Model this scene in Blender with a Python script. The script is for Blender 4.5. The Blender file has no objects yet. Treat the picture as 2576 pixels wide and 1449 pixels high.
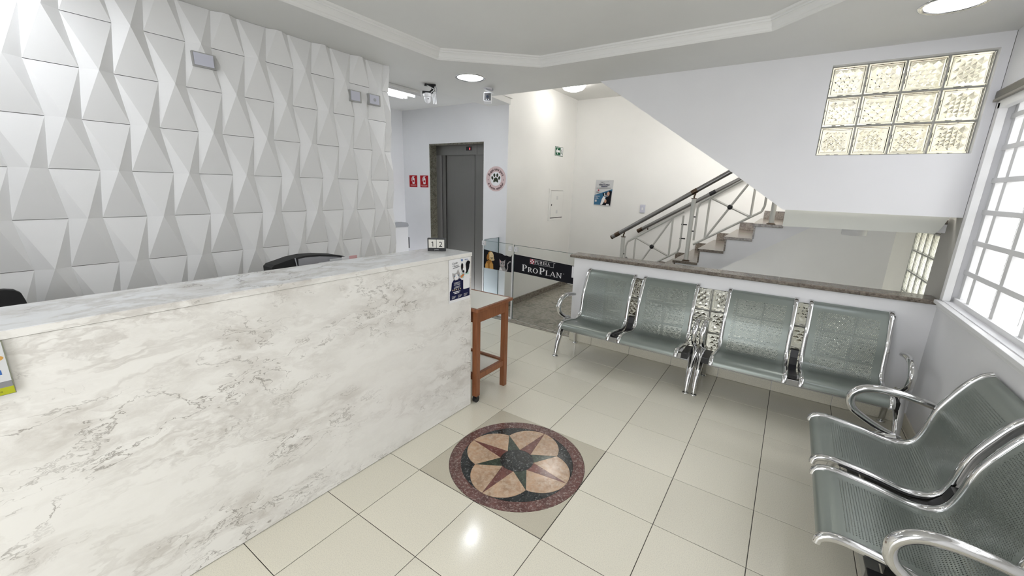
import bpy, bmesh, math, random
from mathutils import Vector, Matrix
PI = math.pi
random.seed(7)
scene = bpy.context.scene
C = scene.collection

# ------------------------------------------------------------------ camera
cam_d = bpy.data.cameras.new('camera')
cam_d.lens = 1020.05 / 2576 * 36
cam_d.sensor_width = 36
cam_d.clip_start = 0.05
cam = bpy.data.objects.new('camera', cam_d)
C.objects.link(cam)
S = 0.41
yaw, pit, rol = 2.16389058, -0.244363006, 0.0296327452
fw = Vector((math.cos(pit)*math.cos(yaw), math.cos(pit)*math.sin(yaw), math.sin(pit)))
rt = fw.cross(Vector((0, 0, 1))).normalized()
up = rt.cross(fw)
r2 = math.cos(rol)*rt + math.sin(rol)*up
u2 = -math.sin(rol)*rt + math.cos(rol)*up
M = Matrix(((r2.x, u2.x, -fw.x), (r2.y, u2.y, -fw.y), (r2.z, u2.z, -fw.z))).to_4x4()
M.translation = Vector((3.80728684, -3.42846014, 3.94598908)) * S
cam.matrix_world = M
scene.camera = cam

# ------------------------------------------------------------------ world, exposure
vs = scene.view_settings
scene.display_settings.display_device = 'sRGB'
vs.view_transform = 'Standard'
vs.look = 'None'
vs.gamma = 1.0
vs.use_curve_mapping = False
vs.exposure = 0.56
w = bpy.data.worlds.new('world')
scene.world = w
w.use_nodes = True
bg = w.node_tree.nodes['Background']
bg.inputs[0].default_value = (0.95, 0.97, 1.0, 1)
bg.inputs[1].default_value = 3.4
DOWNLIGHT = 27.0     # radiance of the recessed ceiling lamps
TUBE = 14.0
PLAFON = 8.5
def portal(name, loc, rot, sx, sy):
    l = bpy.data.lights.new(name, 'AREA'); l.shape = 'RECTANGLE'; l.size = sx; l.size_y = sy
    l.cycles.is_portal = True
    o = bpy.data.objects.new(name, l); C.objects.link(o); o.location = loc; o.rotation_euler = rot
    return o
portal('window_light_portal', (2.68, 0.9, 1.58), (0, PI/2, 0), 1.3, 3.1)
portal('entrance_light_portal', (0.9, -3.2, 1.15), (PI/2, 0, 0), 1.4, 2.3)
portal('stair_window_light_portal', (2.72, 3.45, 0.97), (0, PI/2, 0), 0.8, 0.85)

# ------------------------------------------------------------------ materials
MATS = {}
def mat(name, col, rough=0.5, metal=0.0, spec=0.5, **k):
    if name in MATS: return MATS[name]
    m = bpy.data.materials.new(name); m.use_nodes = True
    b = m.node_tree.nodes['Principled BSDF']
    b.inputs['Base Color'].default_value = (*col, 1)
    b.inputs['Roughness'].default_value = rough
    b.inputs['Metallic'].default_value = metal
    b.inputs['Specular IOR Level'].default_value = spec
    if 'trans' in k: b.inputs['Transmission Weight'].default_value = k['trans']
    if 'ior' in k: b.inputs['IOR'].default_value = k['ior']
    if 'emit' in k:
        b.inputs['Emission Color'].default_value = (*k.get('ecol', col), 1)
        b.inputs['Emission Strength'].default_value = k['emit']
    if 'coat' in k: b.inputs['Coat Weight'].default_value = k['coat']
    MATS[name] = m
    return m
class NT:
    def __init__(s, m):
        s.t = m.node_tree; s.b = s.t.nodes['Principled BSDF']
        s.tc = s.n('ShaderNodeTexCoord')
    def n(s, ty, **k):
        o = s.t.nodes.new(ty)
        for a, v in k.items(): setattr(o, a, v)
        return o
    def l(s, a, b): s.t.links.new(a, b)
    def mapping(s, scale=(1, 1, 1), rot=(0, 0, 0), src='Object', loc=(0, 0, 0)):
        m = s.n('ShaderNodeMapping'); m.inputs['Scale'].default_value = scale; m.inputs['Rotation'].default_value = rot
        m.inputs['Location'].default_value = loc
        s.l(s.tc.outputs[src], m.inputs['Vector']); return m.outputs[0]
    def noise(s, vec, scale, detail=4, rough=0.5, dist=0.0):
        n = s.n('ShaderNodeTexNoise'); n.inputs['Scale'].default_value = scale; n.inputs['Detail'].default_value = detail
        n.inputs['Roughness'].default_value = rough; n.inputs['Distortion'].default_value = dist
        s.l(vec, n.inputs['Vector']); return n.outputs[0]
    def ramp(s, fac, stops, interp='LINEAR'):
        r = s.n('ShaderNodeValToRGB'); cr = r.color_ramp; cr.interpolation = interp
        while len(cr.elements) < len(stops): cr.elements.new(0.5)
        for e, (p, c) in zip(cr.elements, stops):
            e.position = p; e.color = (*c, 1) if len(c) == 3 else c
        s.l(fac, r.inputs[0]); return r.outputs[0]
    def math(s, op, a, b=None, clamp=False):
        m = s.n('ShaderNodeMath', operation=op, use_clamp=clamp)
        for i, v in enumerate((a, b)):
            if v is None: continue
            if isinstance(v, (int, float)): m.inputs[i].default_value = v
            else: s.l(v, m.inputs[i])
        return m.outputs[0]
    def mix(s, f, a, b, mode='MIX'):
        m = s.n('ShaderNodeMix', data_type='RGBA', blend_type=mode)
        for i, v in ((0, f), (6, a), (7, b)):
            if isinstance(v, (int, float)): m.inputs[i].default_value = v
            elif isinstance(v, tuple): m.inputs[i].default_value = (*v, 1)
            else: s.l(v, m.inputs[i])
        return m.outputs[2]
    def bump(s, h, strength=0.2, dist=0.002):
        b = s.n('ShaderNodeBump'); b.inputs['Strength'].default_value = strength; b.inputs['Distance'].default_value = dist
        s.l(h, b.inputs['Height']); s.l(b.outputs[0], s.b.inputs['Normal'])
    def col(s, c): s.l(c, s.b.inputs['Base Color'])

def paint(name, col, rough=0.55, var=0.03):
    m = mat(name, col, rough); t = NT(m); v = t.mapping()
    n = t.noise(v, 1.3, 3)
    lo = tuple(c*(1-var) for c in col); hi = tuple(min(1, c*(1+var)) for c in col)
    t.col(t.ramp(n, [(0.3, lo), (0.7, hi)]))
    t.bump(t.noise(v, 90, 3), 0.08, 0.001)
    return m
WALL = paint('white_wall_paint', (0.84, 0.84, 0.855))
WARM = paint('warm_white_wall_paint', (0.86, 0.855, 0.83))
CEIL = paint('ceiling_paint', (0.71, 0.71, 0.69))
OLIVE = paint('shaded_stairwell_wall', (0.40, 0.39, 0.355))  # shade on the poorly lit pillar side, put into the wall colour
PLASTER = paint('relief_plaster_paint', (0.82, 0.82, 0.82), 0.45, 0.015)
MOULD = paint('moulding_paint', (0.80, 0.80, 0.78))
def granite(name, base, dark, light, sc=60.0):
    m = mat(name, base, 0.22); t = NT(m); v = t.mapping((1, 1, 1), (0.3, 0.4, 0.5))
    a = t.noise(v, sc, 5, 0.7); b_ = t.noise(v, sc*0.22, 5, 0.65, 1.2)
    c = t.ramp(a, [(0.30, dark), (0.47, base), (0.66, light)])
    d = t.ramp(b_, [(0.42, dark), (0.50, base), (0.60, base)])
    t.col(t.mix(0.45, c, d)); t.bump(a, 0.03, 0.0005)
    return m
GRAN = granite('brown_granite', (0.195, 0.165, 0.135), (0.045, 0.035, 0.028), (0.33, 0.285, 0.245))
GRAN_F = granite('grey_granite_floor', (0.33, 0.30, 0.25), (0.13, 0.115, 0.09), (0.46, 0.43, 0.37), 28)
GRAN_G = granite('green_brown_granite', (0.15, 0.14, 0.105), (0.03, 0.03, 0.02), (0.30, 0.28, 0.22))
def tile_mat(name, col, rough=0.13):
    m = mat(name, col, rough, spec=0.5); t = NT(m); v = t.mapping()
    n = t.noise(v, 220, 2); n2 = t.noise(v, 6, 3)
    lo = tuple(c*0.90 for c in col); hi = tuple(min(1, c*1.05) for c in col)
    c = t.ramp(n, [(0.32, lo), (0.5, col), (0.7, hi)])
    inf = t.n('ShaderNodeObjectInfo')
    hsv = t.n('ShaderNodeHueSaturation'); t.l(c, hsv.inputs['Color'])
    t.l(t.math('ADD', t.math('MULTIPLY', inf.outputs['Random'], 0.05), 0.975), hsv.inputs['Value'])
    t.col(hsv.outputs[0])
    t.l(t.math('ADD', t.math('MULTIPLY', n2, 0.10), rough-0.04), t.b.inputs['Roughness'])
    return m
TILE = tile_mat('cream_floor_tile', (0.80, 0.765, 0.645))
TILE_D = tile_mat('darker_cream_tile', (0.60, 0.56, 0.45))
GROUT = mat('dark_grout', (0.05, 0.045, 0.04), 0.9)
def marble(name, base=(0.83, 0.815, 0.775), warm=1.0):
    m = mat(name, base, 0.22, spec=0.5); t = NT(m)
    v0 = t.mapping((1, 1, 1), (PI/4*1.0, 0, 0))
    v = t.mapping((1.0, 0.62, 1.5), (-0.75, 0, 0.0))
    warp = t.noise(v, 3.0, 5, 0.6)
    vm = t.n('ShaderNodeVectorMath', operation='SCALE'); t.l(warp, vm.inputs[0]); vm.inputs['Scale'].default_value = 0.55
    va = t.n('ShaderNodeVectorMath', operation='ADD'); t.l(v, va.inputs[0]); t.l(vm.outputs[0], va.inputs[1]); v1 = va.outputs[0]
    def ridge(scale, width, detail=7):
        n = t.noise(v1, scale, detail, 0.58, 0.3)
        a = t.math('ABSOLUTE', t.math('SUBTRACT', n, 0.5))
        return t.math('SUBTRACT', 1.0, t.math('DIVIDE', a, width), True)
    mask = t.ramp(t.noise(v, 2.3, 2, 0.5, 0.4), [(0.44, (0, 0, 0)), (0.60, (1, 1, 1))])
    mask2 = t.ramp(t.noise(v, 1.7, 3), [(0.40, (0, 0, 0)), (0.62, (1, 1, 1))])
    cloud = t.math('MULTIPLY', t.ramp(t.noise(v1, 5.0, 7, 0.66), [(0.42, (0, 0, 0)), (0.66, (1, 1, 1))]), t.ramp(mask, [(0.0, (0.25, 0.25, 0.25)), (1.0, (1, 1, 1))]))
    thin = t.math('MULTIPLY', ridge(5.5, 0.013), mask)
    wide = t.math('MULTIPLY', ridge(3.6, 0.055, 6), mask2)
    c = t.mix(t.math('MULTIPLY', cloud, 0.70), base, (0.50, 0.465, 0.415))
    c = t.mix(t.math('MULTIPLY', wide, 0.5), c, (0.42, 0.385, 0.34))
    c = t.mix(t.math('MULTIPLY', thin, 0.75), c, (0.16, 0.135, 0.11))
    t.col(c)
    return m
MARBLE = marble('white_veined_marble')
MARBLE_TOP = marble('white_veined_marble_top', (0.83, 0.85, 0.86))
def stone(name, col, fleck, sc=70, lo=0.5, hi=0.66, rough=0.15):
    m = mat(name, col, rough); t = NT(m); v = t.mapping()
    n = t.noise(v, sc, 5, 0.7, 0.6); n2 = t.noise(v, sc*0.2, 4, 0.6)
    base = t.ramp(n2, [(0.35, tuple(c*0.72 for c in col)), (0.65, tuple(min(1, c*1.25) for c in col))])
    f = t.ramp(n, [(lo, (0, 0, 0)), (hi, (1, 1, 1))])
    t.col(t.mix(f, base, fleck)); return m
MAROON = stone('maroon_stone', (0.135, 0.062, 0.055), (0.40, 0.30, 0.27))
TANST = stone('tan_stone', (0.50, 0.33, 0.215), (0.64, 0.50, 0.37), 40, 0.4, 0.7)
GREENST = stone('dark_green_stone', (0.045, 0.062, 0.048), (0.11, 0.14, 0.11), 60)
BLACKST = stone('black_stone', (0.018, 0.022, 0.024), (0.30, 0.31, 0.31), 75, 0.56, 0.68)
MAROON2 = stone('red_star_stone', (0.175, 0.068, 0.058), (0.42, 0.28, 0.25), 60, 0.55, 0.7)
CHROME = mat('chrome', (0.68, 0.68, 0.68), 0.10, 1.0)
CHROME_R = mat('cast_aluminium', (0.60, 0.60, 0.59), 0.20, 1.0)
def seat_mat():
    m = mat('grey_green_seat_steel', (0.255, 0.285, 0.262), 0.3, 0.45); t = NT(m)
    n = t.noise(t.mapping(), 400, 2)
    t.l(t.math('ADD', t.math('MULTIPLY', n, 0.12), 0.26), t.b.inputs['Roughness']); return m
SEAT = seat_mat()
BLACKP = mat('black_plastic', (0.012, 0.012, 0.014), 0.35)
BLACKM = mat('matte_black', (0.01, 0.01, 0.011), 0.7)
GREYBAR = mat('grey_steel_beam', (0.36, 0.36, 0.35), 0.35, 0.8)
WHITEP = mat('white_plastic', (0.80, 0.80, 0.82), 0.35)
GREYP = mat('grey_plastic', (0.42, 0.43, 0.46), 0.4)
LILAC = mat('pale_lilac_plate', (0.60, 0.61, 0.70), 0.3)
BRASS = mat('dark_bronze', (0.10, 0.07, 0.05), 0.35, 0.9)
def wood(name, a, b_):
    m = mat(name, a, 0.35); t = NT(m); v = t.mapping((30, 30, 3))
    t.col(t.ramp(t.noise(v, 1.4, 4, 0.6, 0.8), [(0.3, a), (0.7, b_)])); return m
WOOD = wood('reddish_brown_wood', (0.19, 0.066, 0.026), (0.30, 0.115, 0.048))
LAMIN = mat('cream_laminate', (0.80, 0.79, 0.72), 0.4)
DARKWOOD = wood('dark_brown_wood', (0.014, 0.010, 0.009), (0.035, 0.026, 0.022))
def brushed(name, col, rough):
    m = mat(name, col, rough, 0.85); t = NT(m); v = t.mapping((60, 60, 1.2))
    n = t.noise(v, 3, 3)
    t.l(t.math('ADD', t.math('MULTIPLY', n, 0.15), rough-0.05), t.b.inputs['Roughness'])
    t.col(t.ramp(n, [(0.2, tuple(c*0.94 for c in col)), (0.8, tuple(c*1.06 for c in col))])); return m
STEEL = brushed('dark_stainless_steel', (0.21, 0.207, 0.197), 0.44)
STEEL_L = brushed('lighter_stainless_steel', (0.36, 0.355, 0.36), 0.4)
GLASS = mat('clear_glass', (0.97, 0.99, 0.985), 0.0, 0, 0.5, trans=1.0, ior=1.08)
GLASS_C = mat('side_clear_glass', (0.60, 0.66, 0.68), 0.0, 0, 0.5, trans=1.0, ior=1.08)
GLEDGE = mat('green_glass_edge', (0.10, 0.16, 0.15), 0.2)
BLOCKG = mat('glass_block_glass', (0.80, 0.80, 0.725), 0.03, 0, 0.5, trans=1.0, ior=1.45)
ROPEG = mat('rope_glass_block_glass', (0.90, 0.91, 0.86), 0.2)
def _rope():
    t = NT(ROPEG); tr_ = t.n('ShaderNodeBsdfTranslucent'); tr_.inputs[0].default_value = (0.93, 0.94, 0.88, 1)
    gl_ = t.n('ShaderNodeBsdfTransparent'); mx = t.n('ShaderNodeMixShader'); mx.inputs[0].default_value = 0.35
    v = t.mapping((1, 1, 1)); wv = t.n('ShaderNodeTexWave'); wv.inputs['Scale'].default_value = 28; wv.inputs['Distortion'].default_value = 2.5
    mp = t.mapping((1, 0, 0.5), (0, 0.5, 0)); t.l(mp, wv.inputs['Vector'])
    t.l(t.ramp(wv.outputs[1], [(0.15, (0.35, 0.36, 0.33)), (0.6, (0.95, 0.96, 0.90))]), tr_.inputs[0])
    t.l(tr_.outputs[0], mx.inputs[1]); t.l(gl_.outputs[0], mx.inputs[2])
    out = t.t.nodes['Material Output']; t.l(mx.outputs[0], out.inputs[0])
_rope()
MORTAR = mat('grey_block_mortar', (0.36, 0.36, 0.33), 0.8)
LAMP = mat('lit_downlight_diffuser', (1, 1, 1), 0.5, emit=DOWNLIGHT, ecol=(0.93, 0.96, 1.0))
TUBEM = mat('lit_fluorescent_tube', (1, 1, 1), 0.5, emit=TUBE, ecol=(0.90, 0.95, 1.0))
PLAFM = mat('lit_ceiling_dome', (1, 1, 1), 0.5, emit=PLAFON, ecol=(1.0, 0.97, 0.92))
GRILLE = paint('white_grille_paint', (0.84, 0.84, 0.84), 0.4)
def flat(name, col, rough=0.6): return mat('ink_'+name, col, rough, spec=0.12)
INK = dict(white=flat('white', (0.85, 0.85, 0.86)), black=flat('black', (0.012, 0.012, 0.016)), red=flat('red', (0.42, 0.012, 0.018)),
           green=flat('green', (0.012, 0.10, 0.045)), pink=flat('pink', (0.70, 0.55, 0.55)), maroon=flat('maroon', (0.09, 0.045, 0.045)),
           olive=flat('olive', (0.045, 0.055, 0.035)), navy=flat('navy', (0.012, 0.014, 0.055)), blue=flat('blue', (0.05, 0.14, 0.40)),
           steelblue=flat('steelblue', (0.055, 0.16, 0.28)), pale=flat('pale', (0.62, 0.63, 0.64)), grey=flat('grey', (0.25, 0.25, 0.26)),
           gold=flat('gold', (0.60, 0.33, 0.09)), gold2=flat('gold2', (0.38, 0.17, 0.04)), cream=flat('cream', (0.78, 0.62, 0.36)),
           brown=flat('brown', (0.10, 0.035, 0.018)), catgrey=flat('catgrey', (0.42, 0.40, 0.40)), catdark=flat('catdark', (0.10, 0.09, 0.09)),
           orange=flat('orange', (0.65, 0.25, 0.10)), mint=flat('mint', (0.45, 0.66, 0.58)), skin=flat('skin', (0.55, 0.33, 0.24)),
           lime=flat('lime', (0.42, 0.44, 0.03)), purina=flat('purina', (0.40, 0.02, 0.05)), rose=flat('rose', (0.75, 0.45, 0.45)))

# ------------------------------------------------------------------ mesh helpers
def obj(name, bm, m, parent=None, smooth=False):
    me = bpy.data.meshes.new(name)
    bmesh.ops.recalc_face_normals(bm, faces=bm.faces)
    bm.to_mesh(me); bm.free()
    for x in (m if isinstance(m, (list, tuple)) else [m]): me.materials.append(x)
    if smooth:
        for p in me.polygons: p.use_smooth = True
    return link(name, me, parent)
def link(name, me, parent=None):
    o = bpy.data.objects.new(name, me); C.objects.link(o)
    if parent: o.parent = parent
    return o
def smooth_angle(o, deg=35):
    me = o.data
    for p in me.polygons: p.use_smooth = True
    try: me.set_sharp_from_angle(angle=math.radians(deg))
    except Exception: pass
    return o
def thing(name, label, cat, loc=(0, 0, 0), rz=0, group=None):
    o = bpy.data.objects.new(name, None); C.objects.link(o); o.empty_display_size = 0.1
    o.location = loc; o.rotation_euler = (0, 0, rz)
    return tag(o, label, cat, group)
def tag(o, label, cat, group=None):
    o['label'] = label; o['category'] = cat
    if group: o['group'] = group
    return o
def struct(o, label=None):
    o['kind'] = 'structure'
    if label: o['label'] = label
    return o
def B(): return bmesh.new()
def box(bm, x0, x1, y0, y1, z0, z1, bev=0.0, mi=0):
    v = [bm.verts.new(p) for p in ((x0, y0, z0), (x1, y0, z0), (x1, y1, z0), (x0, y1, z0), (x0, y0, z1), (x1, y0, z1), (x1, y1, z1), (x0, y1, z1))]
    fs = [bm.faces.new([v[i] for i in f]) for f in ((0, 3, 2, 1), (4, 5, 6, 7), (0, 1, 5, 4), (1, 2, 6, 5), (2, 3, 7, 6), (3, 0, 4, 7))]
    for f in fs: f.material_index = mi
    if bev:
        es = {e for f in fs for e in f.edges}
        r = bmesh.ops.bevel(bm, geom=list(es), offset=bev, segments=2, profile=0.7, affect='EDGES')
        for f in r['faces']: f.material_index = mi
    return bm
def prism(bm, pts, axis, a, b, mi=0):
    """extrude a 2D outline along an axis (0 x: pts=(y,z); 1 y: pts=(x,z); 2 z: pts=(x,y))"""
    def P(p, t): return {0: (t, p[0], p[1]), 1: (p[0], t, p[1]), 2: (p[0], p[1], t)}[axis]
    A = [bm.verts.new(P(p, a)) for p in pts]; D = [bm.verts.new(P(p, b)) for p in pts]
    n = len(pts); fs = [bm.faces.new(A), bm.faces.new(D[::-1])]
    for i in range(n): fs.append(bm.faces.new((A[i], D[i], D[(i+1) % n], A[(i+1) % n])))
    for f in fs: f.material_index = mi
    return bm
def cyl(bm, p0, p1, r0, r1=None, seg=16, caps=True, mi=0):
    return tube(bm, [p0, p1], [r0, r0 if r1 is None else r1], seg, caps, mi)
def tube(bm, pts, rad, seg=12, caps=True, mi=0, sy=1.0):
    pts = [Vector(p) for p in pts]
    if isinstance(rad, (int, float)): rad = [rad]*len(pts)
    rings = []; ref = None
    for i, p in enumerate(pts):
        t = (pts[min(i+1, len(pts)-1)]-pts[max(i-1, 0)]).normalized()
        if ref is None:
            ref = Vector((0, 0, 1)) if abs(t.z) < 0.9 else Vector((1, 0, 0))
        a = (ref-t*ref.dot(t)).normalized(); b = t.cross(a); ref = a
        rings.append([bm.verts.new(p+(a*math.cos(2*PI*k/seg)*sy+b*math.sin(2*PI*k/seg))*rad[i]) for k in range(seg)])
    for i in range(len(rings)-1):
        for k in range(seg):
            f = bm.faces.new((rings[i][k], rings[i][(k+1) % seg], rings[i+1][(k+1) % seg], rings[i+1][k])); f.material_index = mi
    if caps:
        bm.faces.new(rings[0][::-1]).material_index = mi; bm.faces.new(rings[-1]).material_index = mi
    return bm
def lathe(bm, prof, seg=24, c=(0, 0, 0), mi=0):
    rings = []
    for r, z in prof:
        if r < 1e-5: rings.append([bm.verts.new((c[0], c[1], c[2]+z))])
        else: rings.append([bm.verts.new((c[0]+r*math.cos(2*PI*k/seg), c[1]+r*math.sin(2*PI*k/seg), c[2]+z)) for k in range(seg)])
    for a, b in zip(rings, rings[1:]):
        for k in range(seg):
            q = [a[k % len(a)], a[(k+1) % len(a)], b[(k+1) % len(b)], b[k % len(b)]]
            q = list(dict.fromkeys(q))
            if len(q) > 2: bm.faces.new(q).material_index = mi
    return bm
def catmull(P, n=6):
    P = [Vector(p) for p in P]; out = []
    for i in range(len(P)-1):
        p0 = P[max(i-1, 0)]; p1 = P[i]; p2 = P[i+1]; p3 = P[min(i+2, len(P)-1)]
        for k in range(n):
            t = k/n
            out.append(0.5*((2*p1)+(p2-p0)*t+(2*p0-5*p1+4*p2-p3)*t*t+(3*p1-p0-3*p2+p3)*t**3))
    out.append(P[-1]); return out
def copy_tree(o, parent=None):
    c = o.copy(); C.objects.link(c); c.parent = parent
    for ch in list(o.children): copy_tree(ch, c)
    return c
def bx(name, m, parent, *a, **k):
    return obj(name, box(B(), *a, **k), m, parent)

# flat print: local X right, Z up, faces -Y
_fc = {}
def glyphs(s):
    if s in _fc: return _fc[s]
    cu = bpy.data.curves.new('t', 'FONT'); cu.body = s; cu.size = 1.0; cu.resolution_u = 3
    o = bpy.data.objects.new('t', cu); C.objects.link(o)
    bpy.context.view_layer.update()
    ev = o.evaluated_get(bpy.context.evaluated_depsgraph_get()); me = ev.to_mesh()
    vs_ = [(v.co.x, v.co.y) for v in me.vertices]; fs = [tuple(p.vertices) for p in me.polygons]
    ev.to_mesh_clear(); bpy.data.objects.remove(o); bpy.data.curves.remove(cu)
    _fc[s] = (vs_, fs); return _fc[s]
class Print:
    def __init__(s, y0=-0.0008, step=0.0004): s.bm = B(); s.m = []; s.y = y0; s.st = step
    def mi(s, k):
        m = INK[k] if isinstance(k, str) else k
        if m not in s.m: s.m.append(m)
        return s.m.index(m)
    def up(s): s.y -= s.st; return s
    def poly(s, pts, k):
        f = s.bm.faces.new([s.bm.verts.new((x, s.y, z)) for x, z in pts]); f.material_index = s.mi(k); return s
    def rect(s, x0, x1, z0, z1, k): return s.poly([(x0, z0), (x1, z0), (x1, z1), (x0, z1)], k)
    def rrect(s, x0, x1, z0, z1, r, k):
        p = []
        for cx, cz, a in ((x1-r, z0+r, -90), (x1-r, z1-r, 0), (x0+r, z1-r, 90), (x0+r, z0+r, 180)):
            for i in range(5): t = math.radians(a+i*22.5); p.append((cx+r*math.cos(t), cz+r*math.sin(t)))
        return s.poly(p, k)
    def ell(s, cx, cz, rx, rz, k, rot=0, n=28):
        c, q = math.cos(rot), math.sin(rot)
        return s.poly([(cx+rx*math.cos(t)*c-rz*math.sin(t)*q, cz+rx*math.cos(t)*q+rz*math.sin(t)*c) for t in (2*PI*i/n for i in range(n))], k)
    def line(s, pts, w, k):
        mi = s.mi(k)
        for (a, b), (c, d) in zip(pts, pts[1:]):
            L = math.hypot(c-a, d-b) or 1; nx, nz = -(d-b)/L*w/2, (c-a)/L*w/2
            s.poly([(a+nx, b+nz), (a-nx, b-nz), (c-nx, d-nz), (c+nx, d+nz)], k)
        return s
    def text(s, t, cx, cz, h, k, sx=1.0, rot=0.0, al='c', bold=0.0):
        V, F = glyphs(t)
        if not V: return s
        x0 = min(v[0] for v in V); x1 = max(v[0] for v in V); wd = x1-x0
        ox = {'c': (x0+x1)/2, 'l': x0, 'r': x1}[al]; sc = h/0.70
        c, q = math.cos(rot), math.sin(rot); mi = s.mi(k)
        for dx in ((0,) if not bold else (-bold, bold)):
            vv = []
            for x, z in V:
                X = (x-ox)*sc*sx+dx; Z = (z-0.35)*sc
                vv.append(s.bm.verts.new((cx+X*c-Z*q, s.y-abs(dx)*0.01*(dx > 0), cz+X*q+Z*c)))
            for f in F:
                try: s.bm.faces.new([vv[i] for i in f]).material_index = mi
                except ValueError: pass
        return s
    def arc_text(s, t, cx, cz, r, a0, a1, h, k, inward=False, bold=0.0):
        n = len(t)
        ws = []
        for ch in t:
            if ch == ' ': ws.append(0.28); continue
            V, _ = glyphs(ch); ws.append(max(v[0] for v in V)-min(v[0] for v in V)+0.13)
        tot = sum(ws); p = 0
        for ch, wd in zip(t, ws):
            a = a0+(a1-a0)*((p+wd/2)/tot); p += wd
            if ch == ' ': continue
            rot = a-PI/2 if not inward else a+PI/2
            s.text(ch, cx+r*math.cos(a), cz+r*math.sin(a), h, k, rot=rot, bold=bold)
        return s
    def build(s, name, parent):
        me = bpy.data.meshes.new(name)
        for f in s.bm.faces:
            f.normal_update()
            if f.normal.y > 0: f.normal_flip()
        s.bm.to_mesh(me); s.bm.free()
        for m in s.m: me.materials.append(m)
        return link(name, me, parent)

# ================================================================== STRUCTURE
H = 2.596
# ---- floor with tiles
fl = struct(bx('floor', GROUT, None, -3.6, 2.6, -3.1, 2.54, -0.12, -0.0025))
G = 0.0016
def tile_mesh(sx=S, sy=S, name='tile', m=TILE, z0=-0.012):
    bm = B(); x0, x1, y0, y1 = G, sx-G, G, sy-G; b = 0.0015
    lo = [bm.verts.new(p) for p in ((x0, y0, z0), (x1, y0, z0), (x1, y1, z0), (x0, y1, z0))]
    md = [bm.verts.new(p) for p in ((x0, y0, -b), (x1, y0, -b), (x1, y1, -b), (x0, y1, -b))]
    hi = [bm.verts.new(p) for p in ((x0+b, y0+b, 0), (x1-b, y0+b, 0), (x1-b, y1-b, 0), (x0+b, y1-b, 0))]
    for A, D in ((lo, md), (md, hi)):
        for i in range(4): bm.faces.new((A[i], A[(i+1) % 4], D[(i+1) % 4], D[i]))
    bm.faces.new(hi)
    bmesh.ops.recalc_face_normals(bm, faces=bm.faces)
    me = bpy.data.meshes.new(name); bm.to_mesh(me); bm.free(); me.materials.append(m); return me
TM = tile_mesh()
for i in range(-8, 6):
    for j in range(-7, 6):
        if i in (0, 1) and j in (0, 1): continue
        x, y = i*S, j*S
        if x < -3.5 or (x < -1.6 and j > 5): continue
        o = link('tile', TM, fl); o.location = (x, y, 0)
# partial row in front of the low wall and right wall edge pieces
TR = tile_mesh(S, 0.06, 'tile')
for i in range(-8, 6):
    o = link('tile', TR, fl); o.location = (i*S, 6*S, 0)
TC = tile_mesh(0.03, S, 'tile')
for j in range(-7, 6):
    o = link('tile', TC, fl); o.location = (6*S, j*S, 0)

# ---- floor medallion (inlaid stones)
med = thing('floor_medallion', 'round inlaid stone star medallion set in the cream tiled floor', 'floor medallion', (S, S, 0))
RO, RI, RC, RD, RL, DL = 0.4085, 0.339, 0.255, 0.1015, 0.203, 0.136
DL = 0.0
# lobe circle through the cusp (RC at 45 deg) and tangent to the inner ring
DL = (RI*RI-RC*RC)/(2*RI-2*RC*math.cos(PI/4)); RL = RI-DL
def inlay(name, pts, m, label=None, shrink=0.0009, z=0.0):
    # inset the outline a little so the joint between the stones shows
    bm = B(); n = len(pts)
    ar = sum(pts[i][0]*pts[(i+1) % n][1]-pts[(i+1) % n][0]*pts[i][1] for i in range(n))
    if ar < 0: pts = pts[::-1]
    out = []
    for i in range(n):
        a, b_, c = Vector(pts[i-1]), Vector(pts[i]), Vector(pts[(i+1) % n])
        d1 = (b_-a).normalized(); d2 = (c-b_).normalized()
        n1 = Vector((-d1.y, d1.x)); n2 = Vector((-d2.y, d2.x)); nn = (n1+n2)
        if nn.length < 1e-4: nn = n1
        nn.normalize(); k = max(0.35, nn.dot(n1)); out.append(b_+nn*min(shrink/k, 0.004))
    prism(bm, [(p.x, p.y) for p in out], 2, -0.010, z)
    o = obj(name, bm, m, med)
    if label: o['label'] = label
    return o
def pol(r, a): return (r*math.cos(a), r*math.sin(a))
q = S-G
for sx in (-1, 1):
    for sy in (-1, 1):
        pts = [(sx*q, sy*q)] + [(sx*(RO+0.0006)*math.cos(t), sy*(RO+0.0006)*math.sin(t)) for t in (math.radians(a) for a in range(4, 87, 6))]
        pts = [(sx*q, sy*0.0285)] + pts[1:] + [(sx*0.0285, sy*q), (sx*q, sy*q)]
        inlay('corner_tile', pts, TILE_D, 'darker cream corner tile around the medallion')
segs = [0, 47, 90, 128, 180, 221, 270, 312, 360]
for a0, a1 in zip(segs, segs[1:]):
    A0, A1 = math.radians(a0+8), math.radians(a1+8); n = 9
    pts = [pol(RO, A0+(A1-A0)*i/n) for i in range(n+1)] + [pol(RI, A1-(A1-A0)*i/n) for i in range(n+1)]
    inlay('ring_stone', pts, MAROON)
def lobe_arc(cd, a_from, a_to, n=12):
    """points on the lobe circle around direction cd between two absolute polar directions, measured on the circle"""
    cx, cy = pol(DL, cd)
    t0 = math.atan2(a_from[1]-cy, a_from[0]-cx); t1 = math.atan2(a_to[1]-cy, a_to[0]-cx)
    d = (t1-t0+PI) % (2*PI)-PI
    return [(cx+RL*math.cos(t0+d*i/n), cy+RL*math.sin(t0+d*i/n)) for i in range(n+1)]
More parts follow.
